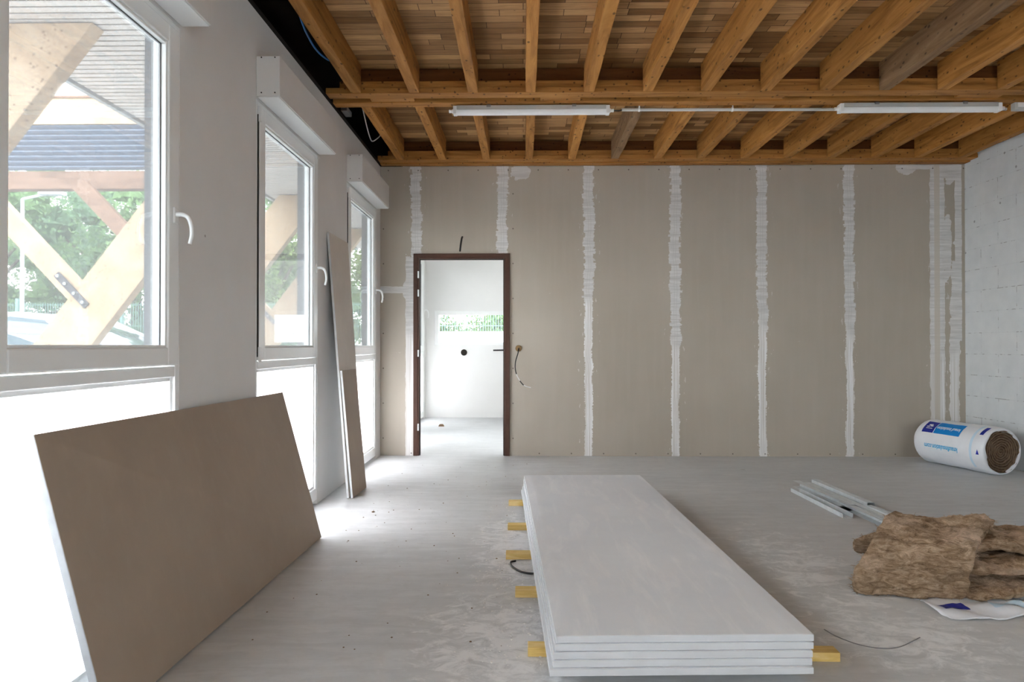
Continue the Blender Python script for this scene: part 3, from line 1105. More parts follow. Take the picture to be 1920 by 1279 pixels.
def leaning_strip(name, y0b, y1b, xb, y0t, y1t, xt, zt, th, face, label):
    A, B_ = Vector((xb - .0, y0b, .0)), Vector((xb + .012, y1b, .0))
    Ct, Dt = Vector((xt, y1t, zt)), Vector((xt, y0t, zt + .0))
    nrm = (B_ - A).cross(Dt - A).normalized()
    if nrm.x > 0:
        nrm = -nrm
    nn = nrm * th
    low = (A + nn).z
    up = Vector((0, 0, max(0, -low) + .0012))
    A, B_, Ct, Dt = A + up, B_ + up, Ct + up, Dt + up
    e = empty(name, ((A.x, A.y, 0)))
    tag(e, label, 'plasterboard offcut')
    MB().hexa([A, A + nn, B_ + nn, B_, Dt, Dt + nn, Ct + nn, Ct]).build('gypsum_core', 'board_edge', e, bevel=.0015)
    off = nrm * -.0006
    v = Vector((0, .0008, .0008))
    q = [A + off + v, B_ + off - v + Vector((0, 0, .0016)), Ct + off - v, Dt + off + Vector((0, .0008, -.0008))]
    MB().hexa([q[0], q[0] - off, q[1] - off, q[1], q[3], q[3] - off, q[2] - off, q[2]]).build('face_paper', face, e)


leaning_strip('plasterboard_offcut', 5.205, 5.66, -1.292, 5.255, 5.83, -1.458, 1.985, .016, 'strip_paper', 'tall narrow plasterboard strip leaning on the wall between two windows')
leaning_strip('plasterboard_offcut', 5.205, 5.60, -1.262, 5.215, 5.64, -1.346, .945, .016, 'beige_paper', 'short beige plasterboard strip leaning in front of the tall one')

# ------------------------------------------------------------------ metal studs on the floor


def channel(x0, y0, x1, y1, z, w, h, t, opening, label, pert=0.):
    d = Vector((x1 - x0, y1 - y0, 0))
    L = d.length
    d.normalize()
    u = Vector((d.y, -d.x, 0))
    m = MB()

    def bar(a0, a1, z0, z1):
        p = Vector((x0, y0, 0))
        pts = [p + u * a0, p + u * a1, p + u * a1 + d * L, p + u * a0 + d * L]
        m.hexa([Vector((q.x, q.y, z0)) for q in pts] + [Vector((q.x, q.y, z1)) for q in pts])
    if opening == 'up':
        bar(0, w, z, z + t)
        bar(0, t, z + t, z + h)
        bar(w - t, w, z + t, z + h)
        bar(w * .35, w * .42, z + t, z + t * 2.4)
        bar(w * .58, w * .65, z + t, z + t * 2.4)
    elif opening == 'side':      # lies on a flange, open to the left as seen
        bar(0, w, z, z + t)
        bar(0, w, z + h - t, z + h)
        s = 1 if pert >= 0 else 0
        bar(w - t if s else 0, w if s else t, z + t, z + h - t)
        bar(w * .45, w * .5, z + h, z + h + t)
    elif opening == 'down':
        bar(0, w, z + h - t, z + h)
        bar(0, t, z, z + h - t)
        bar(w - t, w, z, z + h - t)
        bar(w * .32, w * .40, z + h, z + h + t)
        bar(w * .60, w * .68, z + h, z + h + t)
    o = m.build('metal_stud', 'zinc', bevel=.0006)
    tag(o, label, 'metal stud', 'galvanised studs on the floor')
    return o


channel(2.075, 5.50, 2.098, 4.66, 0, -.065, .030, .0014, 'up', 'galvanised metal stud, lowest and leftmost of the pile, open side up')
channel(2.175, 5.72, 2.225, 4.86, 0, -.055, .045, .0016, 'side', 'galvanised metal stud with a dark open side, far left in the pile')
channel(2.212, 5.00, 2.275, 3.62, 0, -.052, .040, .0016, 'side', 'galvanised metal stud running under the mineral wool, leftmost there')
channel(2.262, 5.70, 2.330, 3.75, 0, -.048, .036, .0014, 'down', 'galvanised metal stud in the middle of the pile running under the wool')
channel(2.325, 5.72, 2.362, 4.88, .0, -.05, .056, .0016, 'down', 'galvanised metal stud, tallest and farthest of the pile')
channel(2.340, 4.84, 2.400, 3.75, 0, -.035, .046, .0014, 'down', 'galvanised metal stud with a notched far end, right side of the pile')
channel(2.396, 4.92, 2.455, 3.75, 0, -.034, .030, .0014, 'down', 'thin galvanised metal stud, rightmost of the pile')

# ------------------------------------------------------------------ mineral wool batts


def fbm(p, o=4):
    return noise.fractal(p, 1.0, 2.0, o)


def batt(name, prof, wvec, thick, seed, label, nu=70, nv=56, rough=.012, fibres=900, mat='mineral_wool', amp=.02, flen=.035):
    """prof: list of (left point, right point) along the length of the top face; thickness goes inwards"""
    L = smoothpath([p[0] for p in prof], 12)
    R = smoothpath([p[1] for p in prof], 12)
    n = len(L) - 1
    top = []
    for i in range(nu + 1):
        t = i / nu * n
        k = min(int(t), n - 1)
        f = t - k
        a = L[k].lerp(L[k + 1], f)
        b = R[k].lerp(R[k + 1], f)
        top.append([a.lerp(b, j / nv) for j in range(nv + 1)])
    # normals
    N = [[None] * (nv + 1) for _ in range(nu + 1)]
    for i in range(nu + 1):
        for j in range(nv + 1):
            du = top[min(i + 1, nu)][j] - top[max(i - 1, 0)][j]
            dv = top[i][min(j + 1, nv)] - top[i][max(j - 1, 0)]
            N[i][j] = dv.cross(du).normalized()
            if N[i][j].z < 0 and False:
                N[i][j] = -N[i][j]
    sgn = 1 if N[nu // 2][nv // 2].dot(Vector(wvec)) > 0 else -1
    m = MB()
    s = Vector((seed * 3.7, seed * 1.3, seed * 5.1))
    nt = 7

    def disp(p, nrm, k):
        q = Vector((p.x * 5, p.y * 5, p.z * 9)) + s
        d = fbm(q, 5) * amp + fbm(q * 4.3, 3) * rough
        return p + nrm * d * k
    idx = {}

    def put(key, p):
        idx[key] = len(m.v)
        p.z = max(p.z, .002)
        m.v.append(tuple(p))
    for i in range(nu + 1):
        for j in range(nv + 1):
            nr = N[i][j] * sgn
            # rounded rim
            eu = min(i, nu - i) / nu
            ev = min(j, nv - j) / nv
            rim = (1 - min(1, ev * 14)) ** 2 * .012 + (1 - min(1, eu * 16)) ** 2 * .010
            put(('t', i, j), disp(top[i][j] - nr * rim, nr, 1))
            put(('b', i, j), disp(top[i][j] - nr * (thick - rim), nr, .6))
    for i in range(nu):
        for j in range(nv):
            a = [idx[('t', i, j)], idx[('t', i, j + 1)], idx[('t', i + 1, j + 1)], idx[('t', i + 1, j)]]
            b = [idx[('b', i, j)], idx[('b', i, j + 1)], idx[('b', i + 1, j + 1)], idx[('b', i + 1, j)]]
            if sgn > 0:
                a = a[::1]
                b = b[::-1]
            else:
                a = a[::-1]
            m.f.append(tuple(a))
            m.f.append(tuple(b))
    # side walls with layered relief
    rimkeys = [(i, 0) for i in range(nu)] + [(nu, j) for j in range(nv)] + [(i, nv) for i in range(nu, 0, -1)] + [(0, j) for j in range(nv, 0, -1)]
    K = len(rimkeys)
    cen = sum((top[i][j] for i in (0, nu // 2, nu) for j in (0, nv // 2, nv)), Vector()) / 9
    ring = []
    for q, (i, j) in enumerate(rimkeys):
        row = [idx[('t', i, j)]]
        pt, pb = Vector(m.v[idx[('t', i, j)]]), Vector(m.v[idx[('b', i, j)]])
        if j in (0, nv):
            outd = (top[i][nv] - top[i][0]).normalized() * (1 if j == nv else -1)
        else:
            outd = (top[nu][j] - top[nu - 1][j]).normalized() if i == nu else (top[0][j] - top[1][j]).normalized()
        for k in range(1, nt):
            p = pt.lerp(pb, k / nt)
            lay = noise.noise(Vector((k * 2.3 + seed, q * .06, seed))) * .016 + fbm(p * 26 + s, 3) * .008 + .006
            p = p + outd * lay
            p.z = max(p.z, .002)
            row.append(len(m.v))
            m.v.append(tuple(p))
        row.append(idx[('b', i, j)])
        ring.append(row)
    for q in range(K):
        a, b = ring[q], ring[(q + 1) % K]
        for k in range(nt):
            m.f.append((a[k], a[k + 1], b[k + 1], b[k]) if sgn < 0 else (a[k], b[k], b[k + 1], a[k + 1]))
    # loose fibres and tufts standing off the surface
    rnd = random.Random(seed)
    base = len(m.v)
    nverts = base
    for _ in range(fibres):
        i0 = rnd.randrange(nverts)
        if rnd.random() < .5:
            row = ring[rnd.randrange(K)]
            i0 = row[rnd.randrange(len(row))]
        p = Vector(m.v[i0])
        d = Vector((rnd.uniform(-1, 1), rnd.uniform(-1, 1), rnd.uniform(-.35, .6))).normalized()
        ln = rnd.uniform(.3, 1) * flen
        w = Vector((rnd.uniform(-1, 1), rnd.uniform(-1, 1), rnd.uniform(-1, 1))).normalized() * .0011
        c = d * ln + Vector((0, 0, -.3 * ln))
        q0, q1, q2 = p - w * 2, p + w * 2, p + d * ln * .55
        q3 = p + c
        for z in (q0, q1, q2, q3):
            z.z = max(z.z, .001)
        k = len(m.v)
        m.v += [tuple(q0), tuple(q1), tuple(q2 + w), tuple(q2 - w), tuple(q3)]
        m.f += [(k, k + 1, k + 2, k + 3), (k + 3, k + 2, k + 4)]
    o = m.build(name, mat, smooth=False)
    for pl in o.data.polygons:
        pl.use_smooth = True
    return tag(o, label, 'insulation batt', 'loose mineral wool batts')


V = Vector
# front piece: stands on the floor and bends over to the back
batt('mineral_wool_batt', [
    (V((1.515, 3.235, .01)), V((1.955, 3.150, .01))),
    (V((1.520, 3.215, .10)), V((1.965, 3.130, .11))),
    (V((1.560, 3.235, .185)), V((1.985, 3.135, .205))),
    (V((1.625, 3.310, .235)), V((2.035, 3.200, .262))),
    (V((1.730, 3.440, .275)), V((2.150, 3.330, .295))),
    (V((1.850, 3.600, .285)), V((2.280, 3.470, .305)))],
    (0, -1, .6), .072, 1, 'brown mineral wool batt bent over the pile, showing its large front face', fibres=1500, amp=.030)
# curled end behind its left edge
batt('mineral_wool_batt', [
    (V((1.765, 3.72, .05)), V((2.05, 3.74, .06))),
    (V((1.700, 3.62, .075)), V((2.05, 3.66, .08))),
    (V((1.690, 3.56, .135)), V((2.05, 3.60, .14))),
    (V((1.760, 3.57, .195)), V((2.05, 3.61, .19))),
    (V((1.850, 3.64, .205)), V((2.05, 3.66, .20)))],
    (-.5, -.5, .6), .05, 5, 'small curled mineral wool piece peeping out left behind the bent batt', nu=30, nv=24, fibres=300)
# layers to the right
batt('mineral_wool_batt', [
    (V((1.97, 3.13, .06)), V((2.02, 3.66, .075))),
    (V((2.25, 3.09, .085)), V((2.3, 3.66, .09))),
    (V((2.60, 3.07, .07)), V((2.6, 3.66, .08))),
    (V((3.00, 3.07, .06)), V((3.0, 3.66, .07)))],
    (0, 0, 1), .055, 2, 'lowest and darkest mineral wool batt of the right-hand layers, lying on the plastic bag', fibres=900, amp=.022)
batt('mineral_wool_batt', [
    (V((2.00, 3.20, .145)), V((2.03, 3.72, .15))),
    (V((2.20, 3.16, .165)), V((2.3, 3.72, .17))),
    (V((2.50, 3.15, .155)), V((2.6, 3.72, .16))),
    (V((2.95, 3.16, .13)), V((2.95, 3.72, .14)))],
    (0, 0, 1), .055, 3, 'middle mineral wool batt of the layers right of the bent one', fibres=900, amp=.018)
batt('mineral_wool_batt', [
    (V((2.02, 3.27, .225)), V((2.10, 3.68, .225))),
    (V((2.22, 3.24, .242)), V((2.32, 3.68, .235))),
    (V((2.50, 3.24, .215)), V((2.60, 3.68, .21))),
    (V((2.90, 3.26, .195)), V((2.90, 3.68, .19)))],
    (0, 0, 1), .055, 4, 'uppermost mineral wool batt of the layers right of the bent one', fibres=900, amp=.018)

# plastic bag flattened under the batts


def sheet(name, x0, x1, y0, y1, zf, mat, nx=60, ny=24, label=None, origin=None):
    m = MB()
    for i in range(nx + 1):
        for j in range(ny + 1):
            u, w = i / nx, j / ny
            x = x0 + (x1 - x0) * u
            y = y0 + (y1 - y0) * w
            p = zf(u, w, x, y)
            m.v.append(p)
    for i in range(nx):
        for j in range(ny):
            a = i * (ny + 1) + j
            m.f.append((a, a + ny + 1, a + ny + 2, a + 1))
    return m


def bag_z(u, w, x, y):
    f = fbm(Vector((x * 7, y * 7, 2.)), 4)
    ridge = abs(noise.noise(Vector((x * 5 + y * 6, y * 2 - x, 7.)))) * .05
    edge = .12 * math.sin(u * 9) * (1 - w) * .35
    front = (1 - w)
    return (x + .02 * f, y - .05 * front * math.sin(u * 7 + 1) + .02 * f, max(.003, .006 + ridge * (.25 + .9 * front * min(1, w * 5)) + .008 * f))


e = empty('plastic_bag', (2.2, 3.0, 0))
tag(e, 'crumpled white and blue plastic bag under the mineral wool', 'plastic bag')
o = sheet('film', 1.76, 2.95, 2.98, 3.20, bag_z, 'bag_white').build('film', 'bag_white', e, smooth=True)
so = o.modifiers.new('thick', 'SOLIDIFY')
so.thickness = .0012


def patch(x0, x1, y0, y1, mat):
    m = MB()
    nx, ny = 14, 8
    U0, U1 = (x0 - 1.76) / 1.19, (x1 - 1.76) / 1.19
    W0, W1 = (y0 - 2.98) / .22, (y1 - 2.98) / .22
    for i in range(nx + 1):
        for j in range(ny + 1):
            u = U0 + (U1 - U0) * i / nx
            w = W0 + (W1 - W0) * j / ny
            p = bag_z(u, w, 1.76 + 1.19 * u, 2.98 + .22 * w)
            m.v.append((p[0], p[1], p[2] + .0025))
    for i in range(nx):
        for j in range(ny):
            a = i * (ny + 1) + j
            m.f.append((a, a + ny + 1, a + ny + 2, a + 1))
    m.build('print', mat, e, smooth=True)['label'] = 'blue print'


patch(1.80, 1.90, 3.06, 3.12, 'print_navy')
patch(2.17, 2.30, 2.99, 3.07, 'print_navy')
patch(2.0, 2.16, 3.05, 3.10, 'print_pale')

# ------------------------------------------------------------------ bagged insulation roll
F0, F1 = Vector((4.17, 6.20, .210)), Vector((3.965, 7.02, .210))
ax = (F1 - F0).normalized()
RL = (F1 - F0).length
ru = Vector((0, 0, 1))
rw = ax.cross(ru).normalized()           # points to the right of the picture when looking along ax
RR = .208


def roll_r(t, a):
    """t along the axis 0..1, a angle"""
    base = RR
    if t > .86:
        base *= 1 - .55 * ((t - .86) / .14) ** 2.2
    if t < .06:
        base *= 1 - .05 * ((.06 - t) / .06) ** 2
    wr = .004 * noise.noise(Vector((t * 9, math.cos(a) * 2.2, math.sin(a) * 2.2)))
    wr += .0035 * abs(noise.noise(Vector((t * 3 + 5, math.cos(a) * 5, math.sin(a) * 5))))
    return base + wr


def roll_p(t, a, off=0.):
    r = roll_r(t, a) + off
    p = F0 + ax * (t * RL) + rw * (math.cos(a) * r) + ru * (math.sin(a) * r)
    p.z = max(p.z, .002)
    return p


e = empty('insulation_roll', (F0.x, F0.y, 0))
tag(e, 'rolled mineral wool in white and blue plastic film, lying in the back right corner', 'insulation roll')
m = MB()
nt, na = 60, 72
for i in range(nt + 1):
    for k in range(na):
        m.v.append(tuple(roll_p(i / nt, 2 * math.pi * k / na)))
for i in range(nt):
    for k in range(na):
        a, b = i * na + k, i * na + (k + 1) % na
        m.f.append((a, b, b + na, a + na))
m.f.append(tuple(nt * na + k for k in range(na)))
# film folded in at the open end, irregular opening
b0 = len(m.v)
for k in range(na):
    a = 2 * math.pi * k / na
    r = .181 + .010 * math.sin(a * 3 + 1) + .006 * math.sin(a * 7)
    m.v.append(tuple(F0 + ax * .002 + rw * (math.cos(a) * r) + ru * (math.sin(a) * r)))
b1 = len(m.v)
for k in range(na):
    a = 2 * math.pi * k / na
    r = .177 + .010 * math.sin(a * 3 + 1) + .006 * math.sin(a * 7)
    m.v.append(tuple(F0 + ax * .03 + rw * (math.cos(a) * r) + ru * (math.sin(a) * r)))
for k in range(na):
    j = (k + 1) % na
    m.f.append((k, b0 + k, b0 + j, j))
    m.f.append((b0 + k, b1 + k, b1 + j, b0 + j))
m.build('film', 'bag_white', e, smooth=True)
# wool disc: built in its own frame so the spiral is centred on the axis
m = MB()
rings = 26
for i in range(rings + 1):
    r = .185 * i / rings
    for k in range(na):
        a = 2 * math.pi * k / na
        z = .006 * math.sin(r * 300 + a) + .012 * noise.noise(Vector((math.cos(a) * r * 20, math.sin(a) * r * 20, 3)))
        m.v.append((r * math.cos(a), z + .012 - .012 * (r / .185), r * math.sin(a)))
for i in range(rings):
    for k in range(na):
        j = (k + 1) % na
        m.f.append((i * na + k, i * na + j, (i + 1) * na + j, (i + 1) * na + k))
o = m.build('wool_core', 'spiral', None, smooth=True)
o.parent = e
o.location = (F0 + ax * .006) - world_loc(e)
o.rotation_euler = (0, 0, math.atan2(-ax.x, ax.y))


def roll_patch(t0, t1, a0, a1, mat, name='print', off=.0018):
    m = MB()
    n1, n2 = 16, 16
    for i in range(n1 + 1):
        for j in range(n2 + 1):
            m.v.append(tuple(roll_p(t0 + (t1 - t0) * i / n1, a0 + (a1 - a0) * j / n2, off)))
    for i in range(n1):
        for j in range(n2):
            a = i * (n2 + 1) + j
            m.f.append((a, a + 1, a + n2 + 2, a + n2 + 1))
    return m.build(name, mat, e, smooth=True)


def text_on_roll(body, t_start, a_base, size, mat, off, length=None, flip=True):
    """upside-down lettering: starts towards the open end, runs away from it"""
    cu = bpy.data.curves.new('lettering', 'FONT')
    cu.body = body
    cu.size = 1.0
    cu.resolution_u = 3
    cu.offset = .022
    to = bpy.data.objects.new('lettering_source', cu)
    C.objects.link(to)
    dg = bpy.context.evaluated_depsgraph_get()
    me = bpy.data.meshes.new_from_object(to.evaluated_get(dg))
    bpy.data.objects.remove(to)
    xs = [v.co.x for v in me.vertices]
    w = max(xs) - min(xs)
    s = size if length is None else length / w
    for v in me.vertices:
        x, y = (v.co.x - min(xs)) * s, v.co.y * size
        t = t_start + x / RL
        a = a_base + y / RR
        p = roll_p(t, a, off) - world_loc(e)
        v.co = p
    me.materials.clear()
    me.materials.append(M[mat])
    o = bpy.data.objects.new('lettering', me)
    C.objects.link(o)
    o.parent = e
    return o


PI = math.pi
# angles: 0 = right of the roll, pi/2 = top, pi = side facing the room
roll_patch(.32, .66, PI * .63, PI * .84, 'print_blue')['label'] = 'blue printed panel'
roll_patch(.66, .82, PI * .63, PI * .84, 'print_navy')['label'] = 'navy printed panel'
roll_patch(.656, .663, PI * .63, PI * .84, 'print_white', off=.0024)
text_on_roll('knauf insulation', .345, PI * .72, .050, 'print_white', .003, length=.25)
text_on_roll('knaufinsulation.com', .31, PI * 1.0, .062, 'print_cyan', .002, length=.37)
roll_patch(.055, .10, PI * .60, PI * .76, 'print_navy')
roll_patch(.135, .165, PI * .55, PI * 1.25, 'print_pale')
roll_patch(.40, .70, PI * .455, PI * .48, 'print_navy')
# triangle mark low on the side
m = MB()
tri = [(.05, PI * 1.04), (.085, PI * 1.04), (.068, PI * .97)]
for t, a in tri:
    m.v.append(tuple(roll_p(t, a, .002)))
m.f.append((0, 1, 2))
m.build('print', 'print_navy', e)
# round emblem with a leaf-like mark and a line of small type
m = MB()
for (tc_, ac_, rt_, ra_, rot) in ((.725, PI * .725, .022, .055, .5), (.755, PI * .705, .020, .045, -.4), (.765, PI * .74, .026, .030, .2), (.735, PI * .695, .012, .030, 0)):
    b0 = len(m.v)
    for k in range(14):
        a = 2 * PI * k / 14
        u_, v_ = math.cos(a) * rt_, math.sin(a) * ra_
        m.v.append(tuple(roll_p(tc_ + u_ * math.cos(rot) - v_ * math.sin(rot) * .3, ac_ + v_ * math.cos(rot) + u_ * math.sin(rot), .003)))
    m.f.append(tuple(b0 + k for k in range(14)))
m.build('emblem', 'print_white', e)
roll_patch(.695, .78, PI * .768, PI * .778, 'print_white', off=.003)

# ------------------------------------------------------------------ small things on the floor
o = MB().tube(smoothpath([(1.198, 2.831, 0.003), (1.216, 2.766, 0.003), (1.262, 2.694, 0.003), (1.328, 2.658, 0.003), (1.409, 2.669, 0.003), (1.535, 2.757, 0.003)]), .0018, 6).build('wire', 'steel_dull', smooth=True)
tag(o, 'thin curved wire lying on the floor between the stack and the wool', 'wire')
rnd = random.Random(3)
m = MB()


def crumb(m, x, y, r):
    a = rnd.uniform(0, 6.28)
    pts = []
    for zz, sc_ in ((.0005, 1), (r * .55, .7)):
        for k in range(4):
            t = a + k * PI / 2 + rnd.uniform(-.3, .3)
            pts.append((x + math.cos(t) * r * sc_, y + math.sin(t) * r * sc_ * 1.2, zz))
    m.hexa(pts)


for _ in range(420):
    x, y = rnd.gauss(-.06, .10), rnd.uniform(2.5, 5.1)
    crumb(m, x, y, rnd.uniform(.0015, .006))
for _ in range(160):
    crumb(m, rnd.uniform(-1.0, 3.8), rnd.uniform(2.3, 7.1), rnd.uniform(.001, .004))
for _ in range(60):
    crumb(m, rnd.gauss(-1.0, .25), rnd.gauss(5.0, .5), rnd.uniform(.001, .004))
tag(m.build('plaster_crumbs', 'plaster_crumb'), 'white plaster crumbs scattered over the floor left of the stack', 'crumbs', kind='stuff')
m = MB()
for _ in range(90):
    crumb(m, rnd.uniform(-1.1, 0.1), rnd.uniform(2.6, 6.8), rnd.uniform(.002, .006))
crumb(m, -1.02, 4.78, .012)
tag(m.build('dirt_crumbs', 'brown_crumb'), 'small brown dirt crumbs on the floor by the windows', 'crumbs', kind='stuff')
o = MB()
crumb(o, -1.15, 9.9, .05)
tag(o.build('cardboard_scrap', 'brown_crumb'), 'small brown scrap on the floor of the next room', 'scrap')

# ------------------------------------------------------------------ outside
G = -.18
struct(MB().box(-60, 40, -25, 60, G - .3, G).build('ground', 'asphalt'), 'grey paved yard outside the windows', 'ground')
# soffit of the canopy: slats across
m = MB()
y = -3.
while y < 13.5:
    m.box(-3.18, XL - WT - .01, y, y + .054, 3.012, 3.018)
    y += .073
struct(m.build('soffit', 'soffit_slat'), 'slatted soffit of the canopy outside the windows', 'soffit')
struct(MB().box(-3.2, XL - WT - .01, -3.05, 13.6, 3.04, 3.16).build('soffit_backing', 'dark_void'))
struct(MB().box(-3.24, -3.2, -3.05, 13.6, 2.995, 3.2).build('fascia', 'post_grey'), 'pale edge strip of the canopy', 'fascia')
lab = ['nearest', 'second nearest', 'third', 'farthest']
for i, yf in enumerate((4.02, 6.35, 8.67, 11.2)):
    m = MB()
    poly = [(-3.03, yf, 3.003), (-5.50, yf, G), (-4.95, yf, G), (-2.49, yf, 3.003)]
    m.prism(poly, (0, .12, 0))
    o = m.build('timber_brace', 'glulam', bevel=.006)
    tag(o, 'thick slanting laminated timber brace under the canopy outside, %s' % ['the nearest, top left in the picture', 'the one crossing the nearest window', 'seen through the middle window', 'the farthest one'][i], 'timber brace', 'slanting braces of the canopy')
    e = empty('timber_strut', (-4.1, yf, 1.6))
    tag(e, 'thinner timber strut of the outside canopy, %s' % ['belonging to the nearest brace', 'in front of the trees in the nearest window', 'painted brown for shade under the far beam', 'belonging to the farthest brace'][i], 'timber strut', 'struts of the canopy')
    # strut runs up and outwards from the brace
    p0, p1 = Vector((-4.075, 0, 1.60)), Vector((-5.56, 0, 3.16))
    d = (p1 - p0).normalized()
    nrm = Vector((-d.z, 0, d.x))
    if nrm.z < 0:
        nrm = -nrm
    w = .095
    poly = [p0 - nrm * w, p0 + nrm * w, p1 + nrm * w, p1 - nrm * w]
    MB().prism([(q.x, yf + .015, q.z) for q in poly][::-1], (0, .09, 0)).build('timber', 'glulam' if i != 2 else 'brown_beam', e, bevel=.005)  # third strut takes the darker brown in place of its shade
    a, b = p0 + d * .26, p0 - d * .15
    nn_ = nrm * .032
    c_ = [a - nn_, a + nn_, b + nn_, b - nn_]
    pl = MB().prism([(q.x, yf - .012, q.z) for q in c_], (0, .011, 0)).build('steel_plate', 'steel_plate', e, bevel=.002)
    for q in (.04, .30, .62, .92):
        c = a.lerp(b, q * .92 + .03)
        MB().tube([(c.x, yf - .026, c.z), (c.x, yf - .011, c.z)], .015, 10).build('bolt', 'post_grey', pl)
# canopy of the far wing
e = empty('far_canopy', (-6, 8.9, 3.1))
tag(e, 'canopy edge of the wing behind with brown beam and corrugated sheet', 'canopy')
MB().box(-14, -3.3, 9.1, 9.25, 3.18, 3.42).build('beam', 'brown_beam', e, bevel=.01)
m = MB()
z = 3.43
while z < 3.98:
    m.prism([(-14, 9.12, z), (-14, 9.065, z + .03), (-14, 9.12, z + .068), (-14, 9.14, z + .03)], (10.7, 0, 0))
    z += .068
m.build('corrugated_sheet', 'corrugated', e)
MB().box(-14, -3.3, 9.06, 9.10, 4.02, 4.36).build('fascia_board', 'glulam', e, bevel=.005)
MB().box(-14, -3.3, 9.04, 9.12, 4.36, 4.39).build('drip_edge', 'brown_beam', e)
MB().box(-14, -3.3, 9.1, 12.5, 4.30, 4.36).build('roof_sheet', 'corrugated', e)

struct(MB().box(-2.6, 6, 14.0, 14.2, G, 1.42).build('garden_wall', 'white_paint'), 'low white wall outside the second room', 'wall')
# lamp post and mesh fence
o = MB().tube([(-10.8, 15, G), (-10.8, 15, 4.3)], [.05, .035], 12).tube([(-10.8, 15, 4.3), (-10.2, 15, 4.42)], .03, 8).box(-10.4, -9.9, 14.9, 15.1, 4.38, 4.45).build('lamp_post', 'post_grey')
tag(o, 'slender pale lamp post outside behind the cars', 'lamp post')


def fence(x0, y0, x1, y1, label, step=.06):
    e = empty('mesh_fence', (x0, y0, G))
    tag(e, label, 'fence')
    d = Vector((x1 - x0, y1 - y0, 0))
    L = d.length
    d.normalize()
    m = MB()
    k = 0.
    while k < L:
        p = Vector((x0, y0, 0)) + d * k
        m.box(p.x - .005, p.x + .005, p.y - .005, p.y + .005, G + .05, 2.15)
        k += step
    for z in (.1, .6, 1.1, 1.6, 2.1):
        a, b = Vector((x0, y0, z)), Vector((x1, y1, z))
        m.tube([a, b], .006, 4)
    m.build('mesh_panel', 'fence_green', e)
    k = 0.
    while k <= L:
        p = Vector((x0, y0, 0)) + d * k
        MB().box(p.x - .03, p.x + .03, p.y - .02, p.y + .06, G, 2.25).build('post', 'fence_green', e)
        k += 2.5


fence(-22, 16.5, 1.5, 16.5, 'green wire mesh fence in front of the trees')

# cars


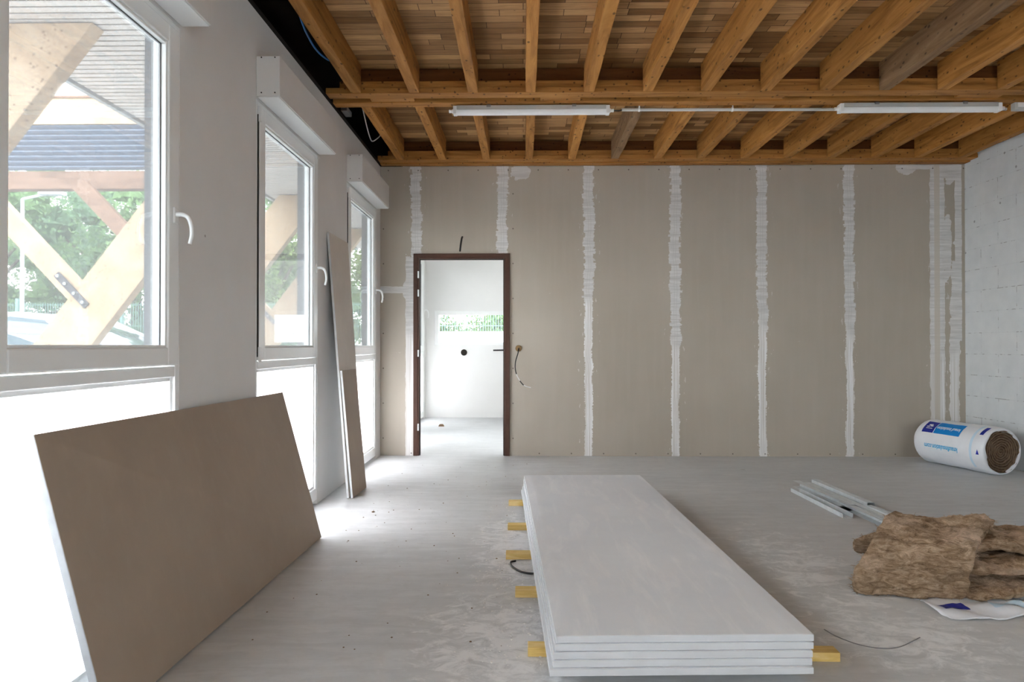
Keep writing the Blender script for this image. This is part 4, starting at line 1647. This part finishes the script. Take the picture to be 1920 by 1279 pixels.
def car(x, y, rot, label, s=1.):
    e = empty('car', (x, y, G))
    e.rotation_euler = (0, 0, rot)
    tag(e, label, 'car', 'white cars parked in the yard')
    # stations: (x, z_low, z_belt, half width)
    body = [(-2.08, .48, .70, .60), (-2.00, .32, .92, .78), (-1.6, .24, 1.00, .85), (-.9, .22, 1.00, .88), (0, .22, .98, .89), (.7, .22, .96, .88), (1.15, .23, .93, .86),
            (1.6, .24, .84, .83), (1.92, .30, .72, .74), (2.06, .42, .60, .58)]
    m = MB()
    K = 10
    for (bx, zl, zb, hw) in body:
        sec = [(-hw * .86, zl), (-hw * .98, zl + .10), (-hw, (zl + zb) / 2), (-hw * .97, zb - .06), (-hw * .88, zb), (hw * .88, zb), (hw * .97, zb - .06), (hw, (zl + zb) / 2), (hw * .98, zl + .10), (hw * .86, zl)]
        m.v += [(bx, yy, zz) for yy, zz in sec]
    for i in range(len(body) - 1):
        for k in range(K):
            a, b = i * K + k, i * K + (k + 1) % K
            m.f.append((a, a + K, b + K, b))
    m.f.append(tuple(range(K)))
    m.f.append(tuple((len(body) - 1) * K + k for k in range(K - 1, -1, -1)))
    bo = m.build('body', 'car_white', None, smooth=True)
    bo.parent = e
    sb = bo.modifiers.new('s', 'SUBSURF')
    sb.levels = 1
    sb.render_levels = 2
    # cabin shell with roof, glass in between
    cab = [(-1.75, .98, 1.02, .80), (-1.45, .98, 1.36, .66), (-.9, .98, 1.47, .62), (-.2, .98, 1.50, .61), (.25, .96, 1.45, .60), (.60, .95, 1.28, .66), (1.12, .93, .96, .76)]
    m = MB()
    for (bx, zb, zr, hw) in cab:
        m.v += [(bx, -.80, zb - .04), (bx, -hw - .03, zr - .05), (bx, -hw * .8, zr), (bx, hw * .8, zr), (bx, hw + .03, zr - .05), (bx, .80, zb - .04)]
    for i in range(len(cab) - 1):
        for k in range(5):
            a = i * 6 + k
            m.f.append((a, a + 6, a + 7, a + 1))
    go = m.build('windows', 'car_glass', None, smooth=True)
    go.parent = e
    # roof skin and pillars
    m = MB()
    for i in range(1, 5):
        (x0, zb0, zr0, h0), (x1, zb1, zr1, h1) = cab[i], cab[i + 1] if i < 5 else cab[i]
        if i >= 4:
            break
        m.hexa([(x0, -h0 - .035, zr0 - .055), (x1, -h1 - .035, zr1 - .055), (x1, h1 + .035, zr1 - .055), (x0, h0 + .035, zr0 - .055),
                (x0, -h0 * .8, zr0 + .015), (x1, -h1 * .8, zr1 + .015), (x1, h1 * .8, zr1 + .015), (x0, h0 * .8, zr0 + .015)])
    for sy in (-1, 1):
        m.tube([(-1.72, sy * .80, .97), (-1.45, sy * .71, 1.30), (-1.40, sy * .70, 1.33)], .045, 6)
        m.tube([(-.35, sy * .83, .95), (-.30, sy * .66, 1.44)], .03, 6)
        m.tube([(1.10, sy * .79, .93), (.62, sy * .70, 1.24), (.25, sy * .645, 1.42)], .035, 6)
    ro = m.build('roof', 'car_white', None, smooth=False, bevel=.01)
    ro.parent = e
    for sy in (-1, 1):
        mo = MB().hexa([(.70, sy * .90, .98), (.84, sy * .90, .98), (.84, sy * 1.04, .98), (.70, sy * 1.06, .98), (.71, sy * .90, 1.10), (.80, sy * .90, 1.10), (.80, sy * 1.03, 1.10), (.71, sy * 1.05, 1.10)]).build('mirror', 'car_white', None, bevel=.02)
        mo.parent = e
    for wx in (-1.30, 1.28):
        for sy in (-1, 1):
            wo_ = MB().tube([(wx, sy * .70, .31), (wx, sy * .90, .31)], .31, 24).build('wheel', 'tyre', None, bevel=.02)
            wo_.parent = e
            ho_ = MB().tube([(wx, sy * .895, .31), (wx, sy * .91, .31)], .19, 16).build('rim', 'post_grey', None)
            ho_.parent = wo_
    for sy in (-1, 1):
        l_ = MB().box(1.90, 2.0, sy * .62 - .12, sy * .62 + .12, .58, .70).build('headlight', 'print_white', None, bevel=.02)
        l_.parent = e
    e.scale = (s, s, s)
    return e


car(-6.57, 9.95, 0, 'white car parked outside beyond the nearest window, with its windscreen to the right', 1.17)
car(-5.65, 7.55, 0, 'white car nearer to the building, only its roof edge visible', 1.0)

# trees


def tree(x, y, h, r, mat, seed, label, n=5200, ls=.17, low=.25):
    rnd = random.Random(seed)
    e = empty('tree', (x, y, G))
    tag(e, label, 'tree', 'trees beyond the fence')
    t = MB()
    t.tube(smoothpath([(x, y, G), (x + .1, y, h * .3), (x - .05, y + .1, h * .6), (x, y, h * .85)], 4), [.22 - .012 * i for i in range(13)], 8)
    clumps = []
    for i in range(26):
        a = rnd.uniform(0, 6.28)
        zz = rnd.uniform(low, 1.)
        rr = r * math.sqrt(max(.08, 1 - ((zz - .5) / .62) ** 2)) * rnd.uniform(.35, .95)
        c = Vector((x + math.cos(a) * rr, y + math.sin(a) * rr, zz * h))
        clumps.append((c, rnd.uniform(.55, 1.05) * r * .42))
        if i % 3 == 0:
            t.tube([(x, y, c.z * .6), tuple(c)], [.07, .02], 5)
    t.build('trunk', 'bark', e, smooth=True)
    m = MB()
    for _ in range(n):
        c, cr = clumps[rnd.randrange(len(clumps))]
        d = Vector((rnd.gauss(0, 1), rnd.gauss(0, 1), rnd.gauss(0, .8)))
        d.normalize()
        p = c + d * cr * (rnd.random() ** .4)
        u = Vector((rnd.gauss(0, 1), rnd.gauss(0, 1), rnd.gauss(0, 1))).normalized()
        w = u.cross(Vector((rnd.gauss(0, 1), rnd.gauss(0, 1), rnd.gauss(0, 1)))).normalized()
        s = ls * rnd.uniform(.6, 1.3)
        k = len(m.v)
        m.v += [tuple(p - u * s * .5), tuple(p + w * s * .28), tuple(p + u * s * .5), tuple(p - w * s * .28)]
        m.f.append((k, k + 1, k + 2, k + 3))
    for (c, cr) in clumps:
        b0 = len(m.v)
        for a_ in range(7):
            th = PI * (a_ + .5) / 7
            for b_ in range(10):
                ph = 2 * PI * b_ / 10
                q = Vector((math.sin(th) * math.cos(ph), math.sin(th) * math.sin(ph), math.cos(th)))
                rr = cr * (.36 + .35 * noise.noise(q * 2.1 + c))
                m.v.append(tuple(c + q * rr))
        for a_ in range(6):
            for b_ in range(10):
                k = b0 + a_ * 10 + b_
                k2 = b0 + a_ * 10 + (b_ + 1) % 10
                m.f.append((k, k + 10, k2 + 10, k2))
    m.build('foliage', mat, e)


T = [(-15.5, 20, 7.0, 3.4, 'leaf_mid', 'broad green tree beyond the fence at the left picture edge'),
     (-12.0, 21.5, 6.3, 3.0, 'leaf_dark', 'darker green tree beyond the fence, behind the lamp post'),
     (-9.3, 19.5, 5.6, 2.6, 'leaf_mid', 'mid green rounded tree beyond the fence above the white car'),
     (-7.0, 19.3, 3.9, 2.0, 'leaf_pale', 'low yellowish green tree right of the crossing brace'),
     (-6.2, 23, 7.5, 3.2, 'leaf_mid', 'tall green tree seen through the middle window'),
     (-3.2, 22, 6.5, 2.8, 'leaf_pale', 'pale green tree seen through the farthest window'),
     (-18.5, 24, 8.0, 4.0, 'leaf_dark', 'tall dark green tree farthest left beyond the fence'),
     (0.3, 24, 5.5, 3.0, 'leaf_mid', 'green tree behind the low window of the next room'),
     (-9.8, 25, 8.0, 3.6, 'leaf_dark', 'tall dark tree behind the rounded one')]
for i, (x, y, h, r, mt, lb) in enumerate(T):
    tree(x, y, h, r, mt, 20 + i, lb, n=15000 if r > 2.5 else 9000, low=.08, ls=.13)
